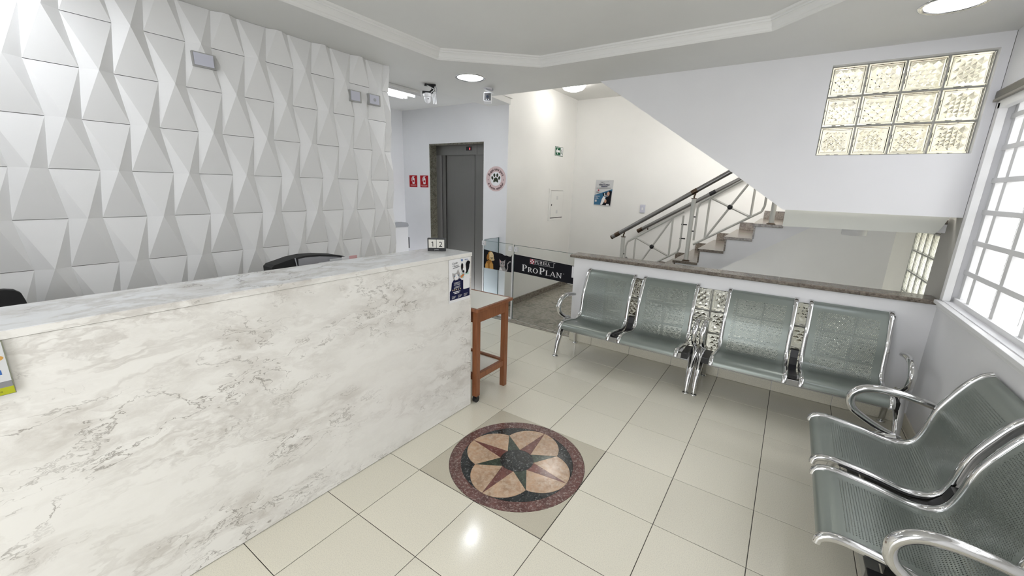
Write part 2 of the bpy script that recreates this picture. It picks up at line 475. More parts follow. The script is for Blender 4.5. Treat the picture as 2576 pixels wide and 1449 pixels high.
for k in range(4):
    rd = k*PI/2; gd = rd+PI/4
    red = pol(RI, rd); gl, gr = pol(RC, gd), pol(RC, rd-PI/4)
    j1, j0 = pol(RD, rd+PI/8), pol(RD, rd-PI/8)
    inlay('lobe_stone', lobe_arc(rd, gl, red)+[j1], TANST)
    inlay('lobe_stone', lobe_arc(rd, gr, red)+[j0], TANST)
    arcd = [pol(RD, rd-PI/8+PI/4*i/5) for i in range(6)]
    inlay('red_star_point', [red]+arcd[::-1], MAROON2)
    arcg = [pol(RD, gd-PI/8+PI/4*i/5) for i in range(6)]
    inlay('green_star_point', [pol(RC, gd)]+arcg[::-1], GREENST)
    # black crescent between two lobes and the ring
    nxt = pol(RI, rd+PI/2)
    a = lobe_arc(rd, red, gl, 14)[4:]
    b_ = lobe_arc(rd+PI/2, gl, nxt, 14)[1:-4]
    p0, p1 = a[0], b_[-1]
    A0, A1 = math.atan2(p0[1], p0[0]), math.atan2(p1[1], p1[0])
    d = (A1-A0) % (2*PI)
    rim = [pol(RI, A1-d*i/10) for i in range(11)]
    inlay('crescent_stone', a+b_+rim, BLACKST, shrink=0.0006)
inlay('centre_stone', [pol(RD, 2*PI*i/32) for i in range(32)], BLACKST)

# ---- granite floor of the stair hall and the shaft below the landing
gf = struct(bx('floor_hall', GRAN_F, None, -1.55, 0.30, 2.54, 4.9, -0.15, 0.0))
bx('threshold', GRAN_F, gf, -1.62, -0.255, 2.525, 2.545, -0.01, 0.002)
struct(bx('floor_lower', GRAN_F, None, 0.30, 2.7, 2.5, 4.9, -1.6, -1.5))

# ---- ceiling with tray
cx0, cx1, cy1, cy0, chx, chy = -0.985, 1.90, 1.783, -2.0, 0.62, 0.575
octo = [(cx0, cy0+chy), (cx0, cy1-chy), (cx0+chx, cy1), (cx1-chx, cy1), (cx1, cy1-chy), (cx1, cy0+chy), (cx1-chx, cy0), (cx0+chx, cy0)]
def ceil_mesh():
    bm = B()
    outer = [(-1.83, -3.2), (2.6, -3.2), (2.6, 2.50), (-1.45, 2.50), (-1.50, 2.99), (-1.83, 2.99)]
    vo = [bm.verts.new((x, y, H)) for x, y in outer]; vi = [bm.verts.new((x, y, H)) for x, y in octo]
    eo = [bm.edges.new((vo[i], vo[(i+1) % len(vo)])) for i in range(len(vo))]
    ei = [bm.edges.new((vi[i], vi[(i+1) % 8])) for i in range(8)]
    r = bmesh.ops.triangle_fill(bm, edges=eo+ei, use_beauty=True)
    # drop triangles inside the tray
    def inside(c):
        n = 0
        for i in range(8):
            (ax, ay), (bx_, by) = octo[i], octo[(i+1) % 8]
            if (ay > c.y) != (by > c.y) and c.x < (bx_-ax)*(c.y-ay)/(by-ay)+ax: n += 1
        return n % 2
    bad = [f for f in bm.faces if inside(f.calc_center_median())]
    bmesh.ops.delete(bm, geom=bad, context='FACES_ONLY')
    ex = bmesh.ops.extrude_face_region(bm, geom=list(bm.faces))
    for v in ex['geom']:
        if isinstance(v, bmesh.types.BMVert): v.co.z = 2.66
    # lid of the tray
    box(bm, -1.83, 2.6, -3.2, 2.50, 2.66, 2.80)
    return bm
struct(obj('ceiling', ceil_mesh(), CEIL))
struct(bx('ceiling_lobby', CEIL, None, -3.6, -1.83, -1.2, 3.0, 2.66, 2.80))
struct(bx('ceiling_stair_hall', WARM, None, -1.6, 2.75, 2.50, 5.0, 2.97, 3.1))
bx_ = struct(bx('trim_2', CEIL, None, -1.47, 2.6, 2.50, 2.52, H, 2.97))   # edge of the lowered ceiling towards the stair hall
struct(bx('trim_3', WARM, None, -1.60, -1.47, 2.50, 3.0, 2.6605, 2.97))
# crown moulding
def moulding():
    bm = B(); n = 8
    prof = [(0.0, -0.002), (-0.006, -0.008), (0.006, -0.010), (0.014, -0.002), (0.016, 0.006), (0.020, 0.010), (0.024, 0.030), (0.034, 0.040),
            (0.038, 0.041), (0.040, 0.050), (0.052, 0.054), (0.058, 0.0642), (0.0, 0.0642)]
    P = [Vector(p) for p in octo]; rings = []
    for i in range(n):
        d1 = (P[i]-P[i-1]).normalized(); d2 = (P[(i+1) % n]-P[i]).normalized()
        n1 = Vector((d1.y, -d1.x)); n2 = Vector((d2.y, -d2.x)); nn = (n1+n2).normalized(); k = 1/nn.dot(n1)
        if (Vector((0.45, 0))-P[i]).dot(nn) < 0: nn = -nn
        rings.append([bm.verts.new((P[i].x+nn.x*o*k, P[i].y+nn.y*o*k, H+z)) for o, z in prof])
    for i in range(n):
        A, D = rings[i], rings[(i+1) % n]
        for k in range(len(prof)): bm.faces.new((A[k], A[(k+1) % len(prof)], D[(k+1) % len(prof)], D[k]))
    return bm
struct(obj('trim_1', moulding(), MOULD), 'stepped plaster crown moulding around the octagonal ceiling recess')

# ---- feature wall with faceted relief panels
wl = struct(bx('wall_left', PLASTER, None, -1.83, -1.545, -3.2, 1.135, 0, H))
XW = -1.53
PW, NW, DZ, RH = 0.187, 0.130, 0.2485, 0.042
STEP = 0.1585
def cell(kind, ycut=None, zcut=None):
    """kind 'top': joint on the upper edge; 'bot': joint on the lower edge. local y,z from the cell's bottom centre"""
    bm = B(); g = 0.0014
    def V(h, y, z): return bm.verts.new((h, y, z))
    if kind == 'top':
        L, R_ = V(0, -PW/2, DZ-g), V(0, PW/2, DZ-g); A = V(RH, 0, 0); l, r = V(0, -NW/2, 0), V(0, NW/2, 0)
        bm.faces.new((L, A, R_)); bm.faces.new((L, l, A)); bm.faces.new((R_, A, r)); ring = [L, l, A, r, R_]
    else:
        e = 0.002
        L, R_ = V(e, -PW/2, g), V(e, PW/2, g); A = V(RH, 0, DZ); l, r = V(0, -NW/2, DZ), V(0, NW/2, DZ)
        bm.faces.new((L, R_, A)); bm.faces.new((L, A, l)); bm.faces.new((R_, r, A)); ring = [L, R_, r, A, l]
    bk = [bm.verts.new((-0.014, v.co.y, v.co.z)) for v in ring]
    for i in range(5): bm.faces.new((ring[i], ring[(i+1) % 5], bk[(i+1) % 5], bk[i]))
    for cut, no, co in ((ycut, (0, 1, 0), lambda c: (0, c, 0)), (zcut, (0, 0, 1), lambda c: (0, 0, c))):
        if cut is not None:
            g_ = list(bm.verts)+list(bm.edges)+list(bm.faces)
            bmesh.ops.bisect_plane(bm, geom=g_, plane_co=co(cut), plane_no=no, clear_outer=True)
            ed = [e for e in bm.edges if e.is_boundary and all(abs(((v.co.y if no[1] else v.co.z))-cut) < 1e-5 for v in e.verts)]
            try: bmesh.ops.holes_fill(bm, edges=ed)
            except Exception: pass
    bmesh.ops.recalc_face_normals(bm, faces=bm.faces)
    me = bpy.data.meshes.new('relief_panel'); bm.to_mesh(me); bm.free(); me.materials.append(PLASTER); return me
cells = {}
for m_ in range(-10, 14):
    yc = -0.8825+STEP*m_
    for n_ in range(-3, 4):
        z0 = 1.641+DZ*n_
        kind = 'top' if (m_+n_+1) % 2 == 0 else 'bot'
        yc_cut = 1.150-yc if yc+PW/2 > 1.150 else None
        zc = H-0.001-z0 if z0+DZ > H else None
        key = (kind, None if yc_cut is None else round(yc_cut, 4), zc)
        if key not in cells: cells[key] = cell(kind, yc_cut, zc)
        o = link('relief_panel', cells[key], wl); o.location = (XW, yc, z0)

# ---- low wall with granite coping and glass blocks
LW = struct(bpy.data.objects.new('wall_low', None)); C.objects.link(LW)
YW0, YW1 = 2.462, 2.60
bmw = B()
bx0, bx1, bz0, bz1 = 0.09, 2.29, 0.19, 0.795
for a in ((-0.262, bx0, YW0, YW1, 0, 0.915), (bx1, 2.48, YW0, YW1, 0, 0.915), (bx0, bx1, YW0, YW1, 0, bz0), (bx0, bx1, YW0, YW1, bz1, 0.915)):
    box(bmw, *a)
obj('wall_body', bmw, WALL, LW)
cop = B()
def coping(bm, x0, x1):
    pr = [(YW0-0.03, 0.925), (YW0-0.025, 0.918), (YW1+0.03, 0.918), (YW1+0.03, 0.948), (YW0-0.02, 0.948), (YW0-0.032, 0.940)]
    prism(bm, pr, 0, x0, x1)
for x0, x1 in ((-0.30, 0.62), (0.6215, 1.55), (1.5515, 2.478)):
    b0 = B(); coping(b0, x0, x1); obj('coping_stone', b0, GRAN, LW)
# tiled skirting
SK = struct(bpy.data.objects.new('baseboard_back', None)); C.objects.link(SK)
for i in range(-1, 7):
    x0 = max(i*S+G, -0.262); x1 = min((i+1)*S-G, 2.478)
    if x1-x0 < 0.02: continue
    bx('skirting_tile', TILE, SK, x0, x1, YW0-0.010, YW0-0.0002, 0.002, 0.085, bev=0.0015)
SK2 = struct(bpy.data.objects.new('baseboard_right', None)); C.objects.link(SK2)
for j in range(-7, 6):
    bx('skirting_tile', TILE, SK2, 2.4698, 2.4796, j*S+G, (j+1)*S-G, 0.002, 0.085, bev=0.0015)

def block_mesh(name, mat_, facets='diamond', R=0.0948, D=0.08):
    bm = B(); n = 3; u = 0.0248; hgt = 0.0125
    def ring(r, y): return [bm.verts.new((sx*r, y, sz*r)) for sx, sz in ((-1, -1), (1, -1), (1, 1), (-1, 1))]
    inner = min(n*u, R-0.018)
    seq = [(R, D/2), (R, -D/2+0.004), (R-0.003, -D/2), (R-0.008, -D/2), (R-0.012, -D/2+0.005), (inner+0.003, -D/2+0.006), (inner, -D/2+0.008)]
    rs = [ring(r, y) for r, y in seq]
    if facets != 'diamond': bm.faces.new(rs[0])
    for a, b in zip(rs, rs[1:]):
        for i in range(4): bm.faces.new((a[i], a[(i+1) % 4], b[(i+1) % 4], b[i]))
    yb = -D/2+0.008
    if facets == 'diamond':
        bk = ring(inner, D/2)
        for i in range(4): bm.faces.new((rs[0][i], rs[0][(i+1) % 4], bk[(i+1) % 4], bk[i]))
        P = {}
        for i in range(-n, n+1):
            for j in range(-n, n+1):
                pk = (i+j) % 2 == 1 and abs(i) < n and abs(j) < n
                P[i, j] = bm.verts.new((i*u, D/2+(hgt*0.7 if pk else 0), j*u))
        for i in range(-n, n):
            for j in range(-n, n):
                a, b, c, d = P[i, j], P[i+1, j], P[i+1, j+1], P[i, j+1]
                if (i+j) % 2 == 1: bm.faces.new((a, b, d)); bm.faces.new((b, c, d))
                else: bm.faces.new((a, b, c)); bm.faces.new((a, c, d))
        P = {}
        for i in range(-n, n+1):
            for j in range(-n, n+1):
                pk = (i+j) % 2 == 0 and abs(i) < n and abs(j) < n
                P[i, j] = bm.verts.new((i*u, yb-(hgt if pk else 0), j*u))
        for i in range(-n, n):
            for j in range(-n, n):
                a, b, c, d = P[i, j], P[i+1, j], P[i+1, j+1], P[i, j+1]
                if (i+j) % 2 == 0: bm.faces.new((a, b, d)); bm.faces.new((b, c, d))
                else: bm.faces.new((a, b, c)); bm.faces.new((a, c, d))
    else:
        nx, nz = 12, 16
        P = {}
        for i in range(nx+1):
            for j in range(nz+1):
                x = -inner+2*inner*i/nx; z = -inner+2*inner*j/nz
                e = 0 if i in (0, nx) or j in (0, nz) else 0.005*math.sin((x/0.022+z/0.035)*2.2)*math.cos(z/0.016+x/0.03)
                P[i, j] = bm.verts.new((x, yb-e-0.001, z))
        for i in range(nx):
            for j in range(nz): bm.faces.new((P[i, j], P[i+1, j], P[i+1, j+1], P[i, j+1]))
    bmesh.ops.recalc_face_normals(bm, faces=bm.faces)
    me = bpy.data.meshes.new(name); bm.to_mesh(me); bm.free(); me.materials.append(mat_); return me
BLK = block_mesh('glass_block', BLOCKG)
def block_window(name, x0, nx, z0, nz, y, pitch=0.2, pz=0.2015, label=None, mesh=BLK, rz=0, loc=None, dep=0.05, off=0.04):
    W_ = struct(bpy.data.objects.new(name, None), label); C.objects.link(W_)
    if rz: W_.rotation_euler = (0, 0, rz); W_.location = loc
    bm = B(); t = 0.0052
    for i in range(nx+1): box(bm, x0+i*pitch-t, x0+i*pitch+t, y+0.004, y+dep, z0, z0+nz*pz)
    for j in range(nz+1): box(bm, x0, x0+nx*pitch, y+0.0045, y+dep-0.0005, z0+j*pz-t, z0+j*pz+t)
    obj('mortar_joint', bm, MORTAR, W_)
    for i in range(nx):
        for j in range(nz):
            o = link('glass_block', mesh, W_); o.location = (x0+(i+0.5)*pitch, y+off, z0+(j+0.5)*pz)
    return W_
block_window('window_2', bx0, 11, bz0, 3, YW0+0.012, label='row of diamond patterned glass blocks in the low wall behind the chairs')

# ---- upper wall with diagonal edge
uw = B()
wy0, wy1 = 2.462, 2.60
gx0, gx1, gz0, gz1 = 1.628, 2.432, 1.907, 2.513
A = [(-0.12, H), (1.077, 1.797), (1.49, 1.506)]
prism(uw, [(-0.12, H), (1.077, 1.797), (1.49, 1.506), (gx0, 1.506), (gx0, H)], 1, wy0, wy1)
box(uw, gx0, gx1, wy0, wy1, 1.506, gz0); box(uw, gx0, gx1, wy0, wy1, gz1, H); box(uw, gx1, 2.478, wy0, wy1, 1.506, H)
up_w = struct(obj('wall_back', uw, WALL))
bmf = B()
struct(bx('wall_back_upper', WALL, None, -0.12, 2.6, 2.525, 2.60, H, 2.97))
W1 = block_window('window_1', gx0+0.002, 4, gz0+0.001, 3, wy0+0.048, label='twelve diamond patterned glass blocks high in the white wall')

# ---- right wall with grilled window
WX = 2.48
wy_a, wy_b, wz_a, wz_b = -0.65, 2.405, 0.965, 2.19
rw = B()
box(rw, WX, WX+0.16, wy_b, 2.461, 0, H); box(rw, WX, WX+0.16, -3.2, wy_a, 0, H)
box(rw, WX, WX+0.16, wy_a, wy_b, 0, wz_a); box(rw, WX, WX+0.16, wy_a, wy_b, wz_b, H)
struct(obj('wall_right', rw, WALL))
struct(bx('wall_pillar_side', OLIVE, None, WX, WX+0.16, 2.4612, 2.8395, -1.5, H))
W3 = struct(bpy.data.objects.new('window_3', None), 'large bright window with white metal security grille'); C.objects.link(W3)
fx = WX-0.008
bmf = B()
for a in ((fx, WX+0.03, wy_b-0.035, wy_b+0.012, wz_a-0.0, wz_b), (fx, WX+0.03, wy_a-0.012, wy_a+0.035, wz_a, wz_b), (fx, WX+0.03, wy_a, wy_b, wz_b-0.035, wz_b+0.012)):
    box(bmf, *a, bev=0.003)
obj('window_frame', bmf, GRILLE, W3)
bms = B()
box(bms, WX-0.035, WX+0.15, wy_a-0.02, wy_b+0.015, wz_a-0.028, wz_a-0.004, bev=0.004)
box(bms, WX-0.018, WX+0.15, wy_a-0.02, wy_b+0.01, wz_a-0.055, wz_a-0.028, bev=0.004)
box(bms, WX+0.045, WX+0.15, wy_a, wy_b, wz_a-0.004, wz_a+0.028, bev=0.003)
obj('window_sill', bms, GRILLE, W3)
gx_a, gx_b = WX+0.075, WX+0.115
ys = [wy_b-0.04]
y = 2.20
while y > wy_a: ys.append(y); y -= 0.37
for yb in ys:
    bx('grille_bar', GRILLE, W3, gx_a-0.012, gx_b+0.012, yb-0.024, yb+0.024, wz_a+0.02, wz_b, bev=0.003)
for zb in (1.165, 1.358, 1.548, 1.74, 1.93, 2.11):
    bx('grille_rail', GRILLE, W3, gx_a-0.016, gx_a+0.016, wy_a, wy_b, zb-0.015, zb+0.015, bev=0.004)
for yb in ys[1:]:
    for dy in (0.10, 0.20, 0.27):
        bx('sash_bar', GRILLE, W3, gx_b+0.02, gx_b+0.035, yb+dy-0.006, yb+dy+0.006, wz_a+0.02, wz_b)
bx('window_pane', mat('thin_window_glass', (1, 1, 1), 0, trans=1.0, ior=1.02), W3, gx_b+0.037, gx_b+0.041, wy_a, wy_b, wz_a+0.02, wz_b)
pel = thing('curtain_pelmet', 'dark brown wooden blind rail above the right hand window', 'blind rail', (WX, 0.9, 2.20))
bx('rail', DARKWOOD, pel, -0.022, -0.002, -1.6, 1.545, 0.018, 0.062, bev=0.008)
bx('lower_strip', mat('weathered_wood', (0.30, 0.28, 0.25), 0.6), pel, -0.026, -0.002, -1.6, 1.545, 0.0, 0.016, bev=0.004)

# exterior seen through the window
struct(bx('ground_outside', paint('pale_pavement', (0.6, 0.58, 0.54)), None, 2.64, 9, -8, 9, -0.3, -0.05))
ext = struct(bx('wall_outside', paint('pale_exterior_wall', (0.78, 0.76, 0.72)), None, 4.6, 4.8, -4, 6, -0.05, 2.2))
for i, (yy, zz) in enumerate(((2.9, 0.1), (3.6, 0.1), (4.4, 0.1))):
    bx('exterior_panel', paint('tan_exterior_panel', (0.62, 0.52, 0.40)), ext, 4.55, 4.598, yy, yy+0.35, 0.1, 1.7)

# ---- front wall behind the camera with entrance opening
fwm = B()
box(fwm, -1.83, 0.2, -3.2, -3.05, 0, H); box(fwm, 1.6, 2.64, -3.2, -3.05, 0, H); box(fwm, 0.2, 1.6, -3.2, -3.05, 2.3, H)
struct(obj('wall_front', fwm, WALL))

# ---- lobby
EY = 2.98
ex0, ex1, ez = -2.897, -1.905, 2.178
lw = B()
box(lw, -3.6, ex0, EY, EY+0.3, 0, 2.66); box(lw, ex1, -1.52, EY, EY+0.3, 0, 2.66); box(lw, ex0, ex1, EY, EY+0.3, ez, 2.66)
struct(obj('wall_elevator', lw, WALL))
struct(bx('wall_lobby_left', WALL, None, -3.6, -3.45, -1.2, EY, 0, 2.66))
struct(bx('wall_lobby_front', WALL, None, -3.45, -1.83, -1.2, -1.05, 0, 2.66))
wa = struct(bx('wall_stair_left', WARM, None, -1.9, -1.518, EY+0.3, 4.9, -0.0, 3.0))
bx('corner_return', WARM, wa, -1.56, -1.518, EY+0.002, EY+0.3, 0, 3.0)
bx('elevator_shaft_top', WARM, wa, -1.9, -1.56, EY+0.05, EY+0.3, 2.66, 3.0)
sk = struct(bpy.data.objects.new('baseboard_stair_left', None)); C.objects.link(sk)
bx('skirting_board', GRAN, sk, -1.5175, -1.500, EY+0.02, 4.868, 0.001, 0.085, bev=0.002)
ps = B()
box(ps, -1.518, 2.56, 4.87, 5.0, -1.5, 3.0)
struct(obj('wall_stair_back', ps, WARM))
# window wall of the stair well
sw = B(); sy0, sy1, sz0, sz1 = 3.088, 3.852, 0.581, 1.345; SX = 2.56
box(sw, SX, SX+0.14, 2.84, sy0, -1.5, 3.0); box(sw, SX, SX+0.14, sy1, 4.9, -1.5, 3.0); box(sw, SX, SX+0.14, sy0, sy1, -1.5, sz0); box(sw, SX, SX+0.14, sy0, sy1, sz1, 3.0)
struct(obj('wall_stair_right', sw, paint('cream_wall_paint', (0.82, 0.80, 0.70))))
struct(bx('wall_pillar', WALL, None, WX, 2.70, 2.601, 2.8395, H, 3.0))
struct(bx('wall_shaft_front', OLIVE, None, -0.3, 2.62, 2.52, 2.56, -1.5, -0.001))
ROPE = block_mesh('rope_glass_block', ROPEG, 'rope', R=0.0930, D=0.022)
block_window('window_4', 0, 4, sz0, 4, -0.028, 0.191, 0.191, 'stairwell window of rope patterned glass blocks', ROPE, -PI/2, (SX+0.0, sy1, 0), dep=0.036, off=0.018)

# ---- staircase
st = thing('staircase', 'white staircase with brown granite treads rising to the right', 'staircase', (0, 0, 0))
RS, RN, XS = 0.164, 0.257, 0.47-4*0.257
SY0, SY1 = 3.70, 4.868
prof = [(XS, 0.0)]
for k in range(1, 9):
    prof.append((XS+(k-1)*RN, RS*k-0.03)); prof.append((XS+k*RN, RS*k-0.03))
xe = XS+8*RN
prof += [(xe, 1.446), (xe+0.10, 1.446), (1.76, 1.345)]
sl = 0.70
prof += [(1.745, 1.315), (1.745-1.315/sl+0.0, 0.0)]
so = obj('stringer', prism(B(), prof, 1, SY0, SY1), WALL, st)
for k in range(1, 9):
    x0 = XS+(k-1)*RN
    bx('tread', GRAN, st, x0-0.018, x0+RN, SY0-0.02, SY1-0.0, RS*k-0.030, RS*k, bev=0.004)
    if k < 9: bx('riser', GRAN, st, x0-0.004+RN, x0+RN+0.012, SY0-0.006, SY1, RS*k, RS*(k+1)-0.0305)
    bx('wall_skirting', GRAN, st, x0+0.012, x0+RN+0.10, SY1-0.014, SY1, RS*k, RS*k+0.10, bev=0.002)
ld = struct(bx('floor_landing', WALL, None, xe+0.012, 2.558, 2.75, 4.868, 1.385, 1.446))
bx('landing_stone', GRAN, ld, xe+0.012, 2.558, 2.75, 4.868, 1.4465, 1.476)
bmb = B()
prism(bmb, [(1.505, 1.368), (2.15, 1.378), (2.405, 1.384), (2.430, 1.42), (2.458, 1.505), (1.505, 1.505)], 1, 2.635, 2.745)
obj('landing_beam', bmb, paint('beam_paint', (0.66, 0.67, 0.62)), ld)
LAMP2 = thing('drum_ceiling_lamp', 'unlit round drum lamp under the stair landing', 'ceiling lamp', (2.03, 3.25, 1.385))
obj('drum', lathe(B(), [(0, 0), (0.088, 0), (0.088, -0.088), (0.082, -0.094), (0, -0.096)], 32), mat('frosted_lamp_glass', (0.75, 0.75, 0.74), 0.25), LAMP2, True)

ls = thing('lower_stairs', 'brown granite stairs descending to the right behind the low wall', 'staircase', (0, 0, 0))
for k in range(1, 9):
    x0 = 0.302+(k-1)*RN
    bx('tread', GRAN, ls, x0-0.0, x0+RN, 2.605, 3.69, -RS*k-0.03, -RS*k)
    bx('riser', GRAN, ls, x0-0.0, x0+0.02, 2.605, 3.69, -RS*k, -RS*(k-1)-0.0305 if k > 1 else -0.002)
obj('stairwell_light_blocker', prism(B(), [(1.49, 1.515), (0.42, 2.50), (0.42, 2.72), (1.49, 1.70)], 1, 2.602, 3.66), WALL, st)  # unseen slab added to keep lamp light out of the stairwell
# ---- stair railing
RY = 3.745
rail = thing('stair_railing', 'white metal stair railing with round grey handrail and black ball joints', 'railing', (0, RY, 0))
HM = mat('grey_metal_handrail', (0.22, 0.215, 0.21), 0.28, 0.7)
RW_ = mat('white_railing_paint', (0.60, 0.60, 0.56), 0.4)
def zr(x): return 1.019+0.652*(x+0.347)
hr = obj('handrail', tube(B(), [(-0.347, 0, zr(-0.347)), (0.6, 0, zr(0.6)), (1.46, 0, zr(1.46))], 0.0265, 16), HM, rail, False); smooth_angle(hr)
for x in (-0.28, 0.585):
    o = obj('rail_joint', tube(B(), [(x-0.028, 0, zr(x-0.028)), (x+0.028, 0, zr(x+0.028))], 0.029, 16), BRASS, rail); smooth_angle(o)
o = obj('rail_cap', tube(B(), [(-0.36, 0, zr(-0.36)), (-0.345, 0, zr(-0.345))], 0.0275, 16), BRASS, rail); smooth_angle(o)
for x, zb in ((-0.20, RS*2), (0.59, RS*5), (1.385, RS*8)):
    zt = zr(x)-0.085
    p = obj('post', cyl(B(), (x, 0, zb+0.012), (x, 0, zt), 0.024, seg=20), RW_, rail); smooth_angle(p)
    obj('post_base', lathe(B(), [(0, 0), (0.042, 0), (0.042, 0.006), (0.027, 0.014), (0, 0.014)], 20, (x, 0, zb)), BRASS, p)
    b0 = B(); cyl(b0, (x, 0, zt), (x, 0, zt+0.008), 0.030, seg=20); tube(b0, [(x, 0, zt), (x, 0, zt+0.03), (x+0.008, 0, zt+0.05), (x+0.008, 0, zt+0.07)], 0.009, 10)
    obj('post_cap', b0, BRASS, p)
def bar(a, b, r=0.0098):
    return obj('bar', tube(B(), [(a[0], 0, a[1]), (b[0], 0, b[1])], r*1.2, 4), RW_, rail)
for xa, xb, zc in ((-0.155, 0.50, 0.944+0.0), (0.645, 1.30, 1.469)):
    cxm = (xa+xb)/2
    def zt_(x): return zc+0.235+0.655*(x-cxm)
    def zb_(x): return zc-0.235+0.655*(x-cxm)
    i0, i1 = xa+0.115, xb-0.115
    for p0, p1 in (((xa, zb_(xa)+0.05), (xa, zt_(xa)-0.045)), ((xb, zb_(xb)+0.05), (xb, zt_(xb)-0.045)), ((xa, zt_(xa)-0.045), (xa+0.02, zt_(xa+0.02))),
                   ((xa+0.02, zt_(xa+0.02)), (xb, zt_(xb)-0.0)), ((xa, zb_(xa)), (xb-0.02, zb_(xb-0.02))), ((xb-0.02, zb_(xb-0.02)), (xb, zb_(xb)+0.05)),
                   ((i0, zb_(i0)), (i0, zt_(i0))), ((i1, zb_(i1)), (i1, zt_(i1))), ((i0, zt_(i0)), (i1, zb_(i1))), ((i0, zb_(i0)), (i1, zt_(i1)))):
        bar(p0, p1)
    obj('ball_joint', lathe(B(), [(0.028*math.sin(PI*i/10), -0.028*math.cos(PI*i/10)) for i in range(11)], 16, (cxm, 0, zc)), BLACKP, rail, True)
    for xx, s in ((xa, -1), (xb, 1)):
        for f in (0.28, 0.72):
            zz = (zb_(xx)+0.05)*(1-f)+(zt_(xx)-0.045)*f
            obj('clamp_pin', cyl(B(), (xx-0.012, 0, zz), (xx+0.05*s, 0, zz), 0.0075, seg=10), BLACKP, rail)
wr = thing('wall_handrail', 'round grey handrail fixed to the wall beside the stairs', 'handrail', (0, 4.79, 0))
def zw(x): return 1.03+0.621*(x+0.327)
o = obj('handrail', tube(B(), [(-0.327, 0, zw(-0.327)), (1.5, 0, zw(1.5))], 0.0265, 16), HM, wr); smooth_angle(o)
for x in (-0.31, 0.62):
    o = obj('rail_joint', tube(B(), [(x-0.035, 0, zw(x-0.035)), (x+0.035, 0, zw(x+0.035))], 0.030, 16), BLACKP if x > 0 else BRASS, wr); smooth_angle(o)
for x in (-0.2, 0.62, 1.3):
    obj('bracket', tube(B(), [(x, 0, zw(x)-0.02), (x, 0.02, zw(x)-0.06), (x, 0.079, zw(x)-0.07)], 0.008, 8), BRASS, wr)
lh = thing('lower_handrail', 'end of a grey handrail descending behind the low wall coping', 'handrail', (0, 2.9, 0))
o = obj('handrail', tube(B(), [(0.13, 0, 0.905), (0.42, 0, 0.62)], 0.020, 14), HM, lh); smooth_angle(o)
obj('support', tube(B(), [(0.40, 0, 0.62), (0.40, 0, 0.30), (0.40, 0, -0.162)], 0.014, 10), BRASS, lh)

# ================================================================== ELEVATOR
el = struct(bpy.data.objects.new('door_1', None), 'closed dark stainless steel elevator door with granite reveal'); C.objects.link(el)
el.location = (0, EY, 0)
RV = 0.13
b0 = B(); box(b0, ex0, ex0+0.02, -0.004, RV, 0, ez-0.02); obj('granite_jamb', b0, GRAN_G, el)
b0 = B(); box(b0, ex1-0.004, ex1, -0.002, RV, 0, ez-0.02); obj('granite_jamb', b0, GRAN_G, el)
b0 = B(); box(b0, ex0, ex1, -0.004, RV, ez-0.02, ez); obj('granite_head', b0, GRAN_G, el)
xi0, xi1 = ex0+0.02, ex1-0.0045
bx('header', STEEL, el, xi0, xi1, RV-0.012, RV, 2.03, ez-0.021)
bx('header_seam', BLACKM, el, -2.115, -2.112, RV-0.0135, RV-0.0125, 2.032, ez-0.022)
ind = bx('floor_indicator', BLACKP, el, -2.30, -2.215, RV-0.020, RV-0.013, 2.085, 2.135)
bx('indicator_digit', mat('red_led', (0.8, 0.05, 0.05), 0.5, emit=2.0, ecol=(1, 0.06, 0.08)), ind, -2.240, -2.228, RV-0.0225, RV-0.0205, 2.095, 2.12)
bx('side_frame', STEEL_L, el, xi0, xi0+0.10, RV-0.012, RV, 0, 2.03)
bx('side_frame', STEEL, el, xi0+0.10, xi0+0.165, RV+0.004, RV+0.03, 0, 2.03)
bx('door_panel', STEEL, el, xi0+0.175, -2.175, RV+0.020, RV+0.045, 0, 2.03)
bx('door_panel', STEEL, el, -2.155, xi1, RV+0.004, RV+0.030, 0, 2.03)
bx('dark_gap', BLACKM, el, xi0, xi1, RV+0.046, RV+0.06, 0, 2.08)
k_ = obj('keyhole_cover', cyl(B(), (-2.0, RV+0.005, 1.955), (-2.0, RV-0.002, 1.955), 0.016, seg=16), BLACKM, el)
struct(bx('wall_shaft', BLACKM, None, -3.0, -1.9, EY+0.2, EY+0.3, -0.01, 2.3))

# ================================================================== GLASS SCREEN AND GATE
def place_line(p0, p1):
    d = Vector((p1[0]-p0[0], p1[1]-p0[1])); return d.length, math.atan2(d.y, d.x)
L1, a1 = place_line((-1.625, 2.655), (-1.150, 2.625))
gl1 = thing('glass_screen', 'fixed clear glass panel with a dog and cat picture band', 'glass panel', (-1.625, 2.655, 0), a1)
bx('glass_pane', GLASS, gl1, 0, L1-0.014, -0.004, 0.004, 0.02, 0.945)
bx('bottom_rail', WHITEP, gl1, -0.005, L1, -0.012, 0.012, 0.002, 0.022)
bx('side_strip', WHITEP, gl1, L1-0.014, L1+0.002, -0.010, 0.010, 0.022, 0.80)
bx('top_edge', GLEDGE, gl1, 0, L1-0.014, -0.0042, 0.0042, 0.9452, 0.949)
bx('side_edge', mat('pale_glass_edge', (0.5, 0.55, 0.55), 0.3), gl1, -0.004, -0.0005, -0.0042, 0.0042, 0.02, 0.945)
def clip(parent, x, z, wdt=0.05, h=0.058):
    c = bx('hinge_clip', WHITEP, parent, x-wdt/2, x+wdt/2, -0.016, 0.016, z-h/2, z+h/2, bev=0.006)
    obj('screw', cyl(B(), (x+0.004, -0.0162, z-0.006), (x+0.004, -0.0178, z-0.006), 0.005, seg=10), GREYP, c)
clip(gl1, 0.0, 0.915); clip(gl1, L1-0.045, 0.893, 0.05)
pr = Print(-0.0046)
bz = lambda x: 0.605-0.0*x
